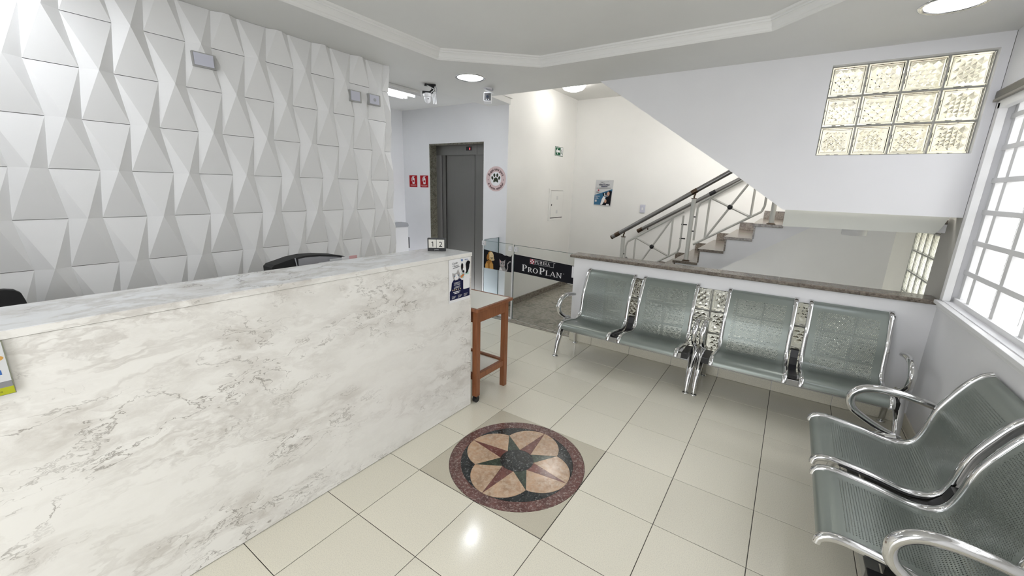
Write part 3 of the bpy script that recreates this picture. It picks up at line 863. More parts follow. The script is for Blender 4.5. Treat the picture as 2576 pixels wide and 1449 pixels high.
pr.poly([(0.003, 0.597), (L1-0.016, 0.600), (L1-0.016, 0.822), (0.30, 0.832), (0.27, 0.835), (0.003, 0.833)][:3]+[(L1-0.03, 0.797), (L1-0.06, 0.793), (L1-0.10, 0.800), (L1-0.13, 0.795), (L1-0.17, 0.812), (0.003, 0.836)], 'black')
pr.up()
dx = 0.105
pr.poly([(dx-0.075, 0.598), (dx-0.078, 0.64), (dx-0.055, 0.685), (dx-0.02, 0.705), (dx+0.03, 0.70), (dx+0.058, 0.66), (dx+0.062, 0.598)], 'gold2')
pr.up()
pr.poly([(dx-0.075, 0.598), (dx-0.076, 0.64), (dx-0.055, 0.675), (dx-0.035, 0.66), (dx-0.028, 0.598)], 'gold')
pr.poly([(dx+0.005, 0.598), (dx-0.002, 0.65), (dx+0.02, 0.69), (dx+0.052, 0.66), (dx+0.058, 0.598)], 'gold')
pr.ell(dx+0.012, 0.762, 0.048, 0.058, 'gold')
pr.up()
pr.ell(dx+0.025, 0.765, 0.038, 0.05, 'cream'); pr.poly([(dx+0.01, 0.74), (dx+0.06, 0.76), (dx+0.078, 0.735), (dx+0.072, 0.708), (dx+0.03, 0.70)], 'cream')
pr.poly([(dx-0.045, 0.77), (dx-0.018, 0.80), (dx-0.005, 0.765), (dx-0.018, 0.715), (dx-0.042, 0.705), (dx-0.055, 0.73)], 'gold2')
pr.up()
pr.ell(dx+0.035, 0.775, 0.006, 0.005, 'brown'); pr.ell(dx+0.074, 0.74, 0.008, 0.008, 'black'); pr.line([(dx+0.035, 0.712), (dx+0.07, 0.714)], 0.004, 'brown')
cx = 0.315
pr.poly([(cx-0.055, 0.600), (cx-0.045, 0.64), (cx-0.03, 0.66), (cx+0.03, 0.66), (cx+0.05, 0.63), (cx+0.055, 0.600)], 'catgrey')
pr.poly([(cx-0.042, 0.66), (cx-0.052, 0.745), (cx-0.022, 0.72), (cx+0.015, 0.722), (cx+0.042, 0.748), (cx+0.036, 0.665), (cx, 0.635)], 'catgrey')
pr.line([(cx+0.06, 0.602), (cx+0.085, 0.65), (cx+0.075, 0.69), (cx+0.11, 0.73)], 0.014, 'catgrey')
pr.line([(cx+0.11, 0.73), (cx+0.125, 0.735), (cx+0.128, 0.72)], 0.008, 'catgrey')
pr.up()
pr.poly([(cx-0.046, 0.735), (cx-0.04, 0.69), (cx-0.026, 0.715)], 'rose')
pr.line([(cx-0.03, 0.70), (cx-0.005, 0.685)], 0.006, 'catdark'); pr.line([(cx+0.005, 0.685), (cx+0.03, 0.70)], 0.006, 'catdark')
pr.ell(cx-0.018, 0.688, 0.007, 0.004, 'black'); pr.ell(cx+0.018, 0.690, 0.007, 0.004, 'black'); pr.ell(cx, 0.662, 0.006, 0.005, 'rose')
for t in (-0.02, 0.0, 0.02): pr.line([(cx+t, 0.718), (cx+t*0.6, 0.70)], 0.004, 'catdark')
pr.poly([(cx-0.05, 0.602), (cx-0.03, 0.645), (cx+0.005, 0.602)], 'white')
pr.line([(cx+0.082, 0.61), (cx+0.092, 0.66), (cx+0.082, 0.70)], 0.005, 'catdark')
pr.build('picture_band', gl1)

L2, a2 = place_line((-1.138, 2.624), (-0.272, 2.525))
gt = thing('glass_gate', 'clear glass gate with black band of white lettering beside the low wall', 'gate', (-1.138, 2.624, 0), a2)
bx('glass_pane', GLASS, gt, 0, L2, -0.004, 0.004, 0.012, 0.94)
bx('top_edge', GLEDGE, gt, 0, L2, -0.0042, 0.0042, 0.9402, 0.944)
bx('side_edge', GLEDGE, gt, -0.004, -0.0005, -0.0042, 0.0042, 0.012, 0.944)
clip(gt, 0.032, 0.893, 0.05, 0.062); clip(gt, L2-0.012, 0.745, 0.05, 0.125)
pr = Print(-0.0046)
def zt2(x): return 0.835-0.015*x
def zb2(x): return 0.617-0.004*x
pr.poly([(0.006, 0.617), (L2-0.002, 0.610), (L2-0.002, 0.812), (0.006, 0.832)], 'black'); pr.up()
# serif lettering drawn by strokes
def serif(pr, s, x, z, h, k, adv=1.0, th=0.16, hair=0.07):
    W = {'P': .62, 'R': .72, 'O': .80, 'L': .62, 'A': .78, 'N': .80, 'U': .78, 'I': .34, ' ': .3}
    def foot(cx, zz, w=0.30): pr.rect(x+(cx-w/2)*h, x+(cx+w/2)*h, zz-0.022*h+z, zz+0.022*h+z, k)
    def st(cx, t, z0=0, z1=1): pr.rect(x+(cx-t/2)*h, x+(cx+t/2)*h, z+z0*h, z+z1*h, k)
    def arc(cx, cz, rx, rz, a0, a1, t0, t1, n=10):
        for i in range(n):
            A0 = math.radians(a0+(a1-a0)*i/n); A1 = math.radians(a0+(a1-a0)*(i+1)/n)
            def tk(A): return t0+(t1-t0)*abs(math.cos(A))
            def P(A, s_): return (x+(cx+(rx+s_*tk(A)/2)*math.cos(A))*h, z+(cz+(rz+s_*t0/2)*math.sin(A))*h)
            pr.poly([P(A0, 1), P(A1, 1), P(A1, -1), P(A0, -1)], k)
    for ch in s:
        H_ = h
        if ch in 'PR':
            st(0.16, th); foot(0.16, 0.02*h); foot(0.12, 0.98*h, 0.24)
            pr.rect(x+0.2*h, x+0.34*h, z+0.945*h, z+h, k); pr.rect(x+0.2*h, x+0.34*h, z+0.44*h, z+0.50*h, k)
            arc(0.33, 0.72, 0.18, 0.25, -90, 90, hair, th)
            if ch == 'R': pr.poly([(x+0.30*h, z+0.47*h), (x+0.42*h, z+0.47*h), (x+0.74*h, z), (x+0.60*h, z)], k)
        elif ch == 'I': st(0.16, th); foot(0.16, 0.02*h); foot(0.16, 0.98*h)
        elif ch == 'O': arc(0.40, 0.5, 0.31, 0.47, 0, 360, hair, th, 24)
        elif ch == 'L':
            st(0.16, th); foot(0.16, 0.98*h); foot(0.12, 0.02*h, 0.24); pr.rect(x+0.2*h, x+0.58*h, z, z+0.055*h, k); pr.poly([(x+0.50*h, z), (x+0.60*h, z), (x+0.60*h, z+0.22*h)], k)
        elif ch == 'A':
            pr.poly([(x+0.03*h, z), (x+0.03*h+hair*h, z), (x+0.40*h, z+h), (x+0.34*h, z+h)], k)
            pr.poly([(x+0.34*h, z+h), (x+0.42*h, z+h), (x+0.76*h, z), (x+0.60*h, z)], k); pr.rect(x+0.16*h, x+0.58*h, z+0.30*h, z+0.355*h, k)
            foot(0.07, 0.02*h, 0.2); foot(0.68, 0.02*h)
        elif ch == 'N':
            st(0.14, hair); st(0.68, hair); pr.poly([(x+0.06*h, z+h), (x+0.20*h, z+h), (x+0.70*h, z), (x+0.62*h, z)], k); foot(0.14, 0.02*h, 0.24); foot(0.68, 0.98*h, 0.24); foot(0.1, 0.98*h, 0.2)
        elif ch == 'U':
            st(0.16, th, 0.3, 1); st(0.62, hair, 0.3, 1); arc(0.39, 0.32, 0.23, 0.29, 180, 360, hair, th); foot(0.16, 0.98*h); foot(0.62, 0.98*h, 0.24)
        x += W[ch]*h*adv
    return x
# PRO PLAN in big and small capitals
def remap(pr, i0, fx, fz):
    for v in list(pr.bm.verts)[i0:]: v.co.x = fx(v.co.x); v.co.z = fz(v.co.z)
i0 = len(pr.bm.verts)
x = 0.245
for ch, hh in (('P', 0.098), ('RO', 0.072), (' ', 0.02), ('P', 0.098), ('LAN', 0.072)):
    x = serif(pr, ch, x, 0.632, hh, 'white', 1.12)
pr.ell(x+0.012, 0.70, 0.004, 0.004, 'white')
remap(pr, i0, lambda a: 0.132+(a-0.245)*1.31, lambda a: 0.648+(a-0.632)*0.80)
i0 = len(pr.bm.verts)
pr.rect(0.405, 0.615+0.045, 0.7475, 0.7495, 'white'); pr.rect(0.405, 0.66, 0.8015, 0.8035, 'white'); pr.rect(0.658, 0.660, 0.7475, 0.8035, 'white'); pr.rect(0.346, 0.406, 0.7475, 0.8035, 'rose')
xx = 0.414
for ch in 'PURINA': xx = serif(pr, ch, xx, 0.758, 0.036, 'white', 1.42, 0.2, 0.10)
pr.ell(0.672, 0.800, 0.004, 0.004, 'white'); pr.up()
for i in range(3):
    for j in range(3):
        pr.rect(0.350+i*0.0176, 0.350+(i+1)*0.0176, 0.7500+j*0.0172, 0.7500+(j+1)*0.0172, 'purina' if (i+j) % 2 == 0 else 'white')
remap(pr, i0, lambda a: 0.250+(a-0.346)*1.08, lambda a: a+0.004)
pr.build('lettered_band', gt)
gl3 = thing('side_glass_screen', 'clear glass panel standing at right angles beside the elevator', 'glass panel', (-1.632, 2.672, 0), 0)
bx('glass_pane', GLASS_C, gl3, -0.004, 0.004, 0.0, 0.305, 0.012, 0.955)
bx('top_edge', GLEDGE, gl3, -0.0042, 0.0042, 0.0, 0.305, 0.9552, 0.959)
bx('back_edge', GLEDGE, gl3, -0.006, 0.006, 0.3052, 0.3075, 0.012, 0.959)
bx('wall_channel', WHITEP, gl3, -0.01, 0.05, 0.302, 0.307, 0.96, 0.966)

# ================================================================== RECEPTION COUNTER
ct = thing('reception_counter', 'long white marble reception counter in front of the faceted wall', 'counter', (-0.236, 0.742, 0), -0.022)
CL = 3.65
bx('front_panel', MARBLE, ct, -0.03, 0.0, -CL, 0.0, 0.004, 1.142)
bx('end_panel', MARBLE, ct, -0.325, -0.0305, -0.03, -0.0005, 0.004, 1.142)
bx('counter_top', MARBLE_TOP, ct, -0.338, 0.0025, -CL, 0.003, 1.1445, 1.170, bev=0.0012)
bx('top_edge_band', MARBLE, ct, 0.0026, 0.0042, -CL, 0.004, 1.144, 1.1685)
bx('joint_line', mat('dark_joint', (0.25, 0.22, 0.2), 0.8), ct, -0.02, -0.001, -CL+0.01, -0.01, 1.1422, 1.1443)  # dark seam line between front panel and top slab
bx('inner_desk', LAMIN, ct, -0.72, -0.0305, -CL, -0.08, 0.72, 0.745)
bx('desk_support', LAMIN, ct, -0.70, -0.0305, -CL+0.02, -CL+0.04, 0.0, 0.72)
bx('desk_support', LAMIN, ct, -0.70, -0.0305, -0.12, -0.10, 0.0, 0.72)
bx('plinth', BLACKM, ct, -0.03, -0.004, -CL, -0.01, 0.0, 0.0045)

# calendar
cal = thing('block_calendar', 'black perpetual desk calendar showing 12 on the counter', 'calendar', (-0.452, 0.628, 1.1705), math.radians(38))
bx('frame', BLACKP, cal, -0.062, 0.062, -0.02, 0.02, 0, 0.088, bev=0.0015)
for s in (-1, 1):
    cb = bx('number_card', mat('ivory_card', (0.78, 0.76, 0.70), 0.5), cal, s*0.0275-0.0262, s*0.0275+0.0262, -0.0235, -0.0201, 0.022, 0.080, bev=0.0012)
pr = Print(-0.0238)
pr.line([(-0.034, 0.058), (-0.025, 0.0645)], 0.0045, 'black').line([(-0.0245, 0.066), (-0.0245, 0.031)], 0.0046, 'black').build('numeral', cal)
pr = Print(-0.0238); pr.text('2', 0.028, 0.048, 0.036, 'black').build('numeral', cal)
pr = Print(-0.0203); pr.text('junho', 0, 0.011, 0.009, 'pale'); pr.build('month_name', cal)

# flyer on counter front
fy = thing('counter_flyer', 'white and navy vet flyer with cat and dog taped to the counter front', 'flyer', (-0.2355, 0.628, 0.9965), PI/2-0.022)
fy.location = (-0.2365+0.0, 0.62, 0.995)
FW, FH = 0.104, 0.147
bm = B(); n = 14
for i in range(n+1):
    z = -FH+2*FH*i/n; c = 0.0015*math.sin(i/n*PI)
    for x in (-FW, FW): bm.verts.new((x, -0.002-max(0, c), z))
bm.verts.ensure_lookup_table()
for i in range(n): bm.faces.new([bm.verts[k] for k in (2*i, 2*i+1, 2*i+3, 2*i+2)])
sh = obj('sheet', bm, INK['white'], fy)
sm = sh.modifiers.new('thickness', 'SOLIDIFY'); sm.thickness = 0.0006
pr = Print(-0.0046, 0.0004)
pr.poly([(-FW+0.006, -FH+0.02), (FW-0.006, -FH+0.02), (FW-0.006, -0.005), (0.02, -0.005), (0.0, 0.012), (-0.06, 0.010), (-FW+0.025, -0.01), (-FW+0.018, -0.06), (-FW+0.006, -0.065)], 'navy'); pr.up()
pr.poly([(-0.055, 0.016), (-0.062, 0.05), (-0.01, 0.055), (0.012, 0.016)], 'mint')
pr.poly([(0.02, 0.01), (0.014, 0.045), (0.085, 0.05), (0.09, 0.01)], 'mint'); pr.up()
pr.ell(0.072, 0.080, 0.021, 0.045, 'black', -0.25); pr.ell(0.024, 0.083, 0.013, 0.030, 'black', 0.15); pr.ell(0.088, 0.108, 0.014, 0.012, 'black'); pr.up()
pr.poly([(0.034, 0.112), (0.052, 0.113), (0.058, 0.085), (0.062, 0.055), (0.050, 0.036), (0.030, 0.036), (0.022, 0.050), (0.030, 0.085)], 'white'); pr.up()
pr.ell(0.033, 0.054, 0.010, 0.009, 'black'); pr.line([(0.028, 0.040), (0.050, 0.042)], 0.003, 'grey'); pr.ell(0.029, 0.084, 0.004, 0.004, 'brown'); pr.ell(0.060, 0.082, 0.004, 0.004, 'brown')
K = lambda P_: [(x, z-0.030) for x, z in P_]
pr.poly(K([(-0.066, 0.048), (-0.074, 0.088), (-0.050, 0.080), (-0.030, 0.084), (-0.020, 0.106), (-0.004, 0.078), (0.002, 0.050), (-0.025, 0.034), (-0.05, 0.034)]), 'catgrey'); pr.up()
pr.poly(K([(-0.056, 0.046), (-0.044, 0.076), (-0.030, 0.078), (-0.014, 0.050), (-0.028, 0.038), (-0.045, 0.038)]), 'white'); pr.up()
pr.ell(-0.052, 0.034, 0.005, 0.004, 'steelblue'); pr.ell(-0.018, 0.036, 0.005, 0.004, 'steelblue'); pr.ell(-0.036, 0.021, 0.004, 0.003, 'rose')
pr.ell(0.015, 0.022, 0.012, 0.010, 'orange'); pr.ell(0.030, 0.030, 0.010, 0.008, 'orange')
pr.rrect(0.038, 0.094, 0.008, 0.030, 0.004, 'white'); pr.rrect(0.030, 0.094, -0.070, 0.002, 0.006, 'white')
pr.text('Cuidar', -0.048, 0.122, 0.014, 'black', 1.0, 0.12); pr.text('com', -0.070, 0.106, 0.006, 'black', 1, 0.12); pr.text('Amor', -0.036, 0.104, 0.013, 'black', 1.0, 0.12)
pr.line([(-0.070, 0.087), (-0.006, 0.095)], 0.005, 'grey')
pr.ell(0.018, 0.134, 0.008, 0.009, 'blue', 0.3, 6); pr.text('vetnasa', 0.062, 0.135, 0.009, 'blue', 0.95)
pr.rect(0.035, 0.09, 0.1275, 0.1282, 'pale')
for i, z in enumerate((-0.012, -0.020, -0.028, -0.040, -0.048)): pr.rect(-0.062+0.004*(i % 2), 0.0, z-0.0016, z+0.0016, 'pale')
for i in range(5):
    c0 = -0.072+i*0.0185; st_ = [(c0+(0.007 if a % 2 == 0 else 0.003)*math.sin(a*PI/5), -0.060+(0.007 if a % 2 == 0 else 0.003)*math.cos(a*PI/5)) for a in range(10)]
    pr.poly(st_, 'cream')
pr.rect(-0.070, 0.0, -0.078, -0.073, 'white'); pr.rect(-0.058, -0.01, -0.088, -0.083, 'white')
for xx in (-0.060, 0.0, 0.058):
    for kk in range(3): pr.rect(xx-0.022, xx+0.018-kk*0.006, -0.105-kk*0.007, -0.1025-kk*0.007, 'pale')
pr.build('printing', fy)

# flyer in holder at the left edge of the picture
f2 = thing('brochure_holder', 'grey framed leaflet holder with yellow green base at the near counter end', 'leaflet holder', (-0.2785, -1.425, 1.062), PI/2-0.022)
bx('frame', mat('olive_grey_frame', (0.22, 0.23, 0.17), 0.5), f2, -0.102, 0.102, -0.010, -0.001, -0.082, 0.082, bev=0.001)
pr = Print(-0.0104)
pr.rect(-0.098, 0.099, -0.044, 0.079, 'pale'); pr.up(); pr.rect(-0.098, 0.1, -0.080, -0.058, 'lime'); pr.rect(-0.098, 0.099, -0.058, -0.040, 'grey')
pr.ell(0.078, 0.032, 0.018, 0.009, 'gold'); pr.rect(0.02, 0.085, -0.018, -0.004, 'blue'); pr.text('clínica', 0.068, 0.055, 0.012, 'navy')
pr.text('agende hoje', 0.05, -0.069, 0.008, 'olive')
pr.build('printing', f2)

# ================================================================== THINGS BEHIND THE COUNTER
ch = thing('office_chair', 'black office chair behind the counter, only its back showing', 'office chair', (-1.0, -1.475, 0), 0.0)
b0 = B()
for k in range(5):
    a = 2*PI*k/5; tube(b0, [(0, 0, 0.09), (0.28*math.cos(a), 0.28*math.sin(a), 0.06)], [0.022, 0.014], 8)
obj('base', b0, BLACKP, ch)
for k in range(5):
    a = 2*PI*k/5; obj('caster', cyl(B(), (0.28*math.cos(a)-0.02, 0.28*math.sin(a), 0.0285), (0.28*math.cos(a)+0.02, 0.28*math.sin(a), 0.0285), 0.028, seg=12), BLACKP, ch)
obj('gas_column', cyl(B(), (0, 0, 0.09), (0, 0, 0.44), 0.025), CHROME_R, ch)
bx('seat', BLACKM, ch, -0.24, 0.24, -0.24, 0.24, 0.44, 0.52, bev=0.02)
b0 = B()
prism(b0, [(-0.26, 0.62), (-0.22, 0.58), (0.24, 0.58), (0.285, 0.62), (0.300, 0.98), (0.290, 1.065), (0.283, 1.098), (0.266, 1.115), (0.24, 1.122), (-0.2, 1.13), (-0.25, 1.115), (-0.28, 1.06)], 0, -0.24, -0.20)
obj('backrest', b0, BLACKM, ch)
obj('back_post', tube(B(), [(0, 0, 0.45), (-0.2, 0, 0.47), (-0.235, 0, 0.6)], 0.02, 8), BLACKP, ch)

it = thing('black_case', 'rounded black case on the inner desk behind the counter', 'case', (-0.80, 0.0, 0.7455), 0.0)
b0 = B()
pf = [(-0.318, 0.0), (0.20, 0.0), (0.21, 0.30), (0.17, 0.395), (0.08, 0.418), (-0.03, 0.434), (-0.12, 0.438), (-0.19, 0.431), (-0.25, 0.417), (-0.30, 0.406), (-0.316, 0.392)]
prism(b0, pf, 0, -0.10, 0.0)
obj('body', b0, BLACKM, it)
b0 = B(); prism(b0, [(-0.17, 0.32), (0.19, 0.32), (0.19, 0.375), (0.08, 0.408), (-0.03, 0.424), (-0.12, 0.428), (-0.165, 0.424)], 0, 0.0005, 0.006)
obj('reflection_panel', b0, mat('cover_reflection_grey', (0.32, 0.32, 0.34), 0.12), it)  # reflection on the plastic cover, put into a grey panel's colour
obj('zip', tube(B(), [(0.006, -0.160, 0.20), (0.008, -0.170, 0.33), (0.006, -0.185, 0.432)], 0.003, 6), GREYP, it)
lf = thing('leaflet_pack', 'clear plastic pack of red, white and pink leaflets against the black case', 'leaflets', (-0.79, 0.07, 0.7455), 0.0)
for i, (y0, y1, zt, m) in enumerate(((-0.17, -0.10, 0.380, 'red'), (-0.12, -0.03, 0.388, 'white'), (-0.05, 0.06, 0.402, 'pale'), (0.03, 0.09, 0.408, 'white'), (0.08, 0.135, 0.408, 'rose'))):
    bx('leaflet', INK[m], lf, 0.0+i*0.006, 0.004+i*0.006, y0, y1, 0.0, zt)
bx('plastic_sleeve', mat('clear_plastic_film', (0.95, 0.97, 0.97), 0.08, trans=0.97, ior=1.05), lf, 0.034, 0.037, -0.20, 0.26, 0.0, 0.385)

# ================================================================== TROLLEY
tr = thing('wooden_trolley', 'small reddish brown wooden trolley table with cream top beside the counter end', 'trolley', (-0.43, 0.978, 0))
x0, x1, y0, y1 = -0.225, 0.225, -0.205, 0.195
lg = 0.042
for (lx, ly) in ((x1-lg, y0), (x0, y0), (x1-lg, y1-lg), (x0, y1-lg)):
    z0 = 0.055 if ly == y0 else 0.0
    bx('leg', WOOD, tr, lx, lx+lg, ly, ly+lg, z0, 0.735, bev=0.002)
    if ly == y0:
        cs = B(); cyl(cs, (lx+0.008, ly+0.02, 0.0275), (lx+0.034, ly+0.02, 0.0275), 0.0265, seg=16)
        box(cs, lx+0.004, lx+0.038, ly+0.006, ly+0.036, 0.034, 0.0548)
        obj('caster', cs, BLACKP, tr)
for a in ((x1-lg+0.006, x1-0.006, y0+lg, y1-lg), (x0+0.006, x0+lg-0.006, y0+lg, y1-lg), (x0+lg, x1-lg, y0+0.006, y0+lg-0.006), (x0+lg, x1-lg, y1-lg+0.006, y1-0.006)):
    bx('apron', WOOD, tr, *a, 0.645, 0.735)
    bx('shelf_rail', WOOD, tr, *a, 0.185, 0.232, bev=0.002)
bx('shelf', LAMIN, tr, x0+0.03, x1-0.03, y0+0.03, y1-0.03, 0.205, 0.217)
bx('top_panel', LAMIN, tr, x0+0.0, x1-0.0, y0+0.0, y1+0.0, 0.738, 0.7595)
e = 0.024
for a in ((x1, x1+e, y0-e, y1+e), (x0-e, x0, y0-e, y1+e), (x0, x1, y0-e, y0), (x0, x1, y1, y1+e)):
    bx('top_edging', WOOD, tr, *a, 0.7352, 0.760, bev=0.006)

# ================================================================== WAITING BENCHES
UZ = [(0.646, 0.352), (0.640, 0.378), (0.612, 0.394), (0.573, 0.399), (0.50, 0.391), (0.428, 0.380), (0.350, 0.363), (0.306, 0.356), (0.262, 0.358), (0.222, 0.375), (0.195, 0.410), (0.178, 0.470),
      (0.165, 0.55), (0.150, 0.61), (0.115, 0.691), (0.082, 0.757), (0.058, 0.792), (0.036, 0.812), (0.012, 0.822)]
def profile_samples(step=0.0085):
    P = catmull([(u, z, 0) for u, z in UZ], 8)
    L = [0]
    for a, b in zip(P, P[1:]): L.append(L[-1]+(b-a).length)
    N = int(round(L[-1]/step)); out = []; j = 0
    for i in range(N+1):
        d = L[-1]*i/N
        while j < len(L)-2 and L[j+1] < d: j += 1
        t = (d-L[j])/max(1e-9, L[j+1]-L[j]); out.append(P[j].lerp(P[j+1], t))
    return out
SWID = 0.50
def seat_mesh():
    """perforated sheet: real holes, two faces 1.5 mm apart"""
    ps = profile_samples(0.0100); N = len(ps)-1
    bm = B(); W = SWID-0.05; x0 = 0.025
    ncol = int(W/0.010); cw = W/ncol
    # normals of the profile
    nr = []
    for i in range(N+1):
        t = (ps[min(i+1, N)]-ps[max(i-1, 0)]).normalized(); nr.append(Vector((t.y, -t.x, 0)))
    def at(x, s, off):
        i = min(int(s), N-1); f = s-i; p = ps[i].lerp(ps[i+1], f); n_ = nr[i].lerp(nr[i+1], f)
        if n_.length > 0: n_.normalize()
        p = p+n_*off
        return (x, -p.x, p.y)
    r0, r1 = 11, N-9
    hr_ = 0.25
    for off in (0.0, -0.0016):
        cache = {}
        def vert(x, s):
            k = (round(x, 5), round(s, 4))
            if k not in cache: cache[k] = bm.verts.new(at(x, s, off))
            return cache[k]
        for r in range(N):
            if r < r0 or r >= r1:
                bm.faces.new((vert(x0, r), vert(x0+W, r), vert(x0+W, r+1), vert(x0, r+1))); continue
            c0, c1 = 4, ncol-4; sh_ = 0.5*(r % 2)
            xa = x0+(c0+sh_)*cw; xb = x0+(c1-1+sh_)*cw
            bm.faces.new((vert(x0, r), vert(xa, r), vert(xa, r+1), vert(x0, r+1)))
            bm.faces.new((vert(xb, r), vert(x0+W, r), vert(x0+W, r+1), vert(xb, r+1)))
            for c in range(c0, c1-1):
                ca = x0+(c+sh_)*cw; cb = ca+cw; cm = (ca+cb)/2
                q = [vert(ca, r), vert(cb, r), vert(cb, r+1), vert(ca, r+1)]
                hv = [bm.verts.new(at(cm+math.cos(math.radians(a))*hr_*cw, r+0.5+math.sin(math.radians(a))*hr_, off)) for a in (225, 270, 315, 0, 45, 90, 135, 180)]
                for i_ in range(4):
                    a, b_, m_ = hv[2*i_], hv[(2*i_+2) % 8], hv[2*i_+1]
                    bm.faces.new((q[i_], q[(i_+1) % 4], b_, m_, a))
    me = bpy.data.meshes.new('seat'); bm.to_mesh(me); bm.free(); me.materials.append(SEAT)
    for p in me.polygons: p.use_smooth = True
    return me
SEATM = seat_mesh()
def frame_mesh():
    ps = profile_samples(0.02); bm = B(); N = len(ps)-1; rings = []
    for i, p in enumerate(ps):
        t = (ps[min(i+1, N)]-ps[max(i-1, 0)]).normalized(); n_ = Vector((t.y, -t.x, 0))
        if n_.y < 0 and i < 3: pass
        hh = 0.012
        sec = [(-0.0145, -hh), (0.0145, -hh), (0.0160, -0.004), (0.0145, hh*0.7), (0.0105, hh), (-0.0105, hh), (-0.0145, hh*0.7), (-0.0160, -0.004)]
        rings.append([bm.verts.new((a, -(p.x+n_.x*b), p.y+n_.y*b)) for a, b in sec])
    k = len(rings[0])
    for A_, D_ in zip(rings, rings[1:]):
        for i in range(k): bm.faces.new((A_[i], A_[(i+1) % k], D_[(i+1) % k], D_[i]))
    bm.faces.new(rings[0]); bm.faces.new(rings[-1][::-1])
    bmesh.ops.recalc_face_normals(bm, faces=bm.faces)
    me = bpy.data.meshes.new('side_frame'); bm.to_mesh(me); bm.free(); me.materials.append(CHROME)
    for p in me.polygons: p.use_smooth = True
    try: me.set_sharp_from_angle(angle=math.radians(50))
    except Exception: pass
    return me
FRM = frame_mesh()
def make_bench(label, group):
    t = thing('waiting_bench', label, 'bench', group=group)
    for xs in (0.09, 0.655):
        s = link('seat', SEATM, t); s.location = (xs, 0, 0)
        for dx in (0.016, SWID-0.016):
            f = link('side_frame', FRM, s); f.location = (dx, 0, 0)
    bx('beam', GREYBAR, t, 0.09, 1.155, -0.50, -0.455, 0.285, 0.330, bev=0.004)
    for xa_, xb_ in ((0.022, 0.090), (1.155, 1.206)): bx('end_bracket', BLACKP, t, xa_, xb_, -0.50, -0.30, 0.292, 0.342, bev=0.004)
    for xs in (0.34, 0.905):
        bx('seat_bracket', BLACKP, t, xs-0.2, xs+0.2, -0.44, -0.20, 0.30, 0.345)
    b0 = B()
    prism(b0, [(-0.545, 0.355), (-0.46, 0.335), (-0.30, 0.300), (-0.22, 0.320), (-0.18, 0.39), (-0.165, 0.46), (-0.19, 0.455), (-0.205, 0.40), (-0.24, 0.352), (-0.30, 0.338), (-0.43, 0.360), (-0.545, 0.378)], 0, 0.598, 0.648)
    obj('centre_bracket', b0, BLACKP, t)
    for xl, s in ((0.0, -1), (1.228, 1)):
        ap = [(xl-0.0*s, -0.115, 0.556), (xl, -0.18, 0.572), (xl, -0.27, 0.588), (xl, -0.36, 0.592), (xl, -0.43, 0.575), (xl, -0.474, 0.525), (xl, -0.462, 0.455), (xl, -0.40, 0.405), (xl, -0.32, 0.365), (xl, -0.235, 0.335)]
        P = catmull(ap, 5); n_ = len(P)
        rr = [0.0160+0.0060*math.sin(PI*min(1, i/(n_-1)*1.1)) for i in range(n_)]; rr[0] = 0.008; rr[1] = 0.0135
        a = obj('armrest', tube(B(), P, rr, 14), CHROME, t); smooth_angle(a, 60)
        # two curved legs from a hub below the seat
        for nm, pts, r_ in (('front', [(xl, -0.25, 0.335), (xl, -0.33, 0.305), (xl, -0.41, 0.22), (xl, -0.465, 0.12), (xl, -0.497, 0.022)], [0.030, 0.034, 0.028, 0.023, 0.017]),
                            ('rear', [(xl, -0.29, 0.318), (xl, -0.21, 0.300), (xl, -0.12, 0.245), (xl, -0.065, 0.14), (xl, -0.050, 0.022)], [0.028, 0.030, 0.026, 0.021, 0.017])):
            P = catmull(pts, 5); m_ = len(P); R = [r_[min(4, int(i/5))]*(1-(i % 5)/5)+r_[min(4, int(i/5)+1)]*((i % 5)/5) for i in range(m_)]
            l = obj('leg', tube(B(), P, R, 14), CHROME, t); smooth_angle(l, 60)
            yy = pts[-1][1]
            f = obj('foot', lathe(B(), [(0, 0.001), (0.027, 0.001), (0.028, 0.005), (0.024, 0.010), (0.012, 0.014), (0.010, 0.028), (0, 0.030)], 20, (xl, yy, 0)), CHROME_R, l); smooth_angle(f, 60)
        ar = bx('arm_bracket', CHROME_R, t, min(xl, xl-s*0.095), max(xl, xl-s*0.095), -0.31, -0.27, 0.300, 0.325, bev=0.003)
    return t
g_ = 'two seat steel waiting benches'
b1 = make_bench('grey perforated steel two seat bench nearest the glass gate', g_)
b1.location = (-0.168, YW0-0.004, 0)
b2 = copy_tree(b1); b2['label'] = 'grey perforated steel two seat bench by the low wall nearest the right wall corner'
b2.location = (1.120, YW0-0.004, 0)
b3 = copy_tree(b1); b3['label'] = 'grey perforated steel two seat bench against the right wall below the window'
b3.location = (WX-0.004, 1.440, 0); b3.rotation_euler = (0, 0, -PI/2)

# ================================================================== LAMPS AND CAMERAS
def downlight(x, y, label, lm=LAMP):
    t = thing('downlight', label, 'ceiling light', (x, y, H), 0, 'recessed round ceiling lights')
    o = obj('trim_ring', lathe(B(), [(0.118, 0.0), (0.118, -0.003), (0.134, -0.007), (0.143, -0.003), (0.144, 0.0)], 40), CHROME, t, True)
    obj('diffuser', lathe(B(), [(0, -0.0015), (0.1175, -0.0015), (0.1175, 0.002), (0, 0.002)], 40), lm, t)
    return t
downlight(-1.13, 1.785, 'lit round recessed ceiling light between the moulding and the security cameras')
downlight(2.075, 1.815, 'lit round recessed ceiling light above the glass block window', mat('dim_downlight_diffuser', (1, 1, 1), 0.5, emit=9.0, ecol=(0.85, 0.86, 1.0)))
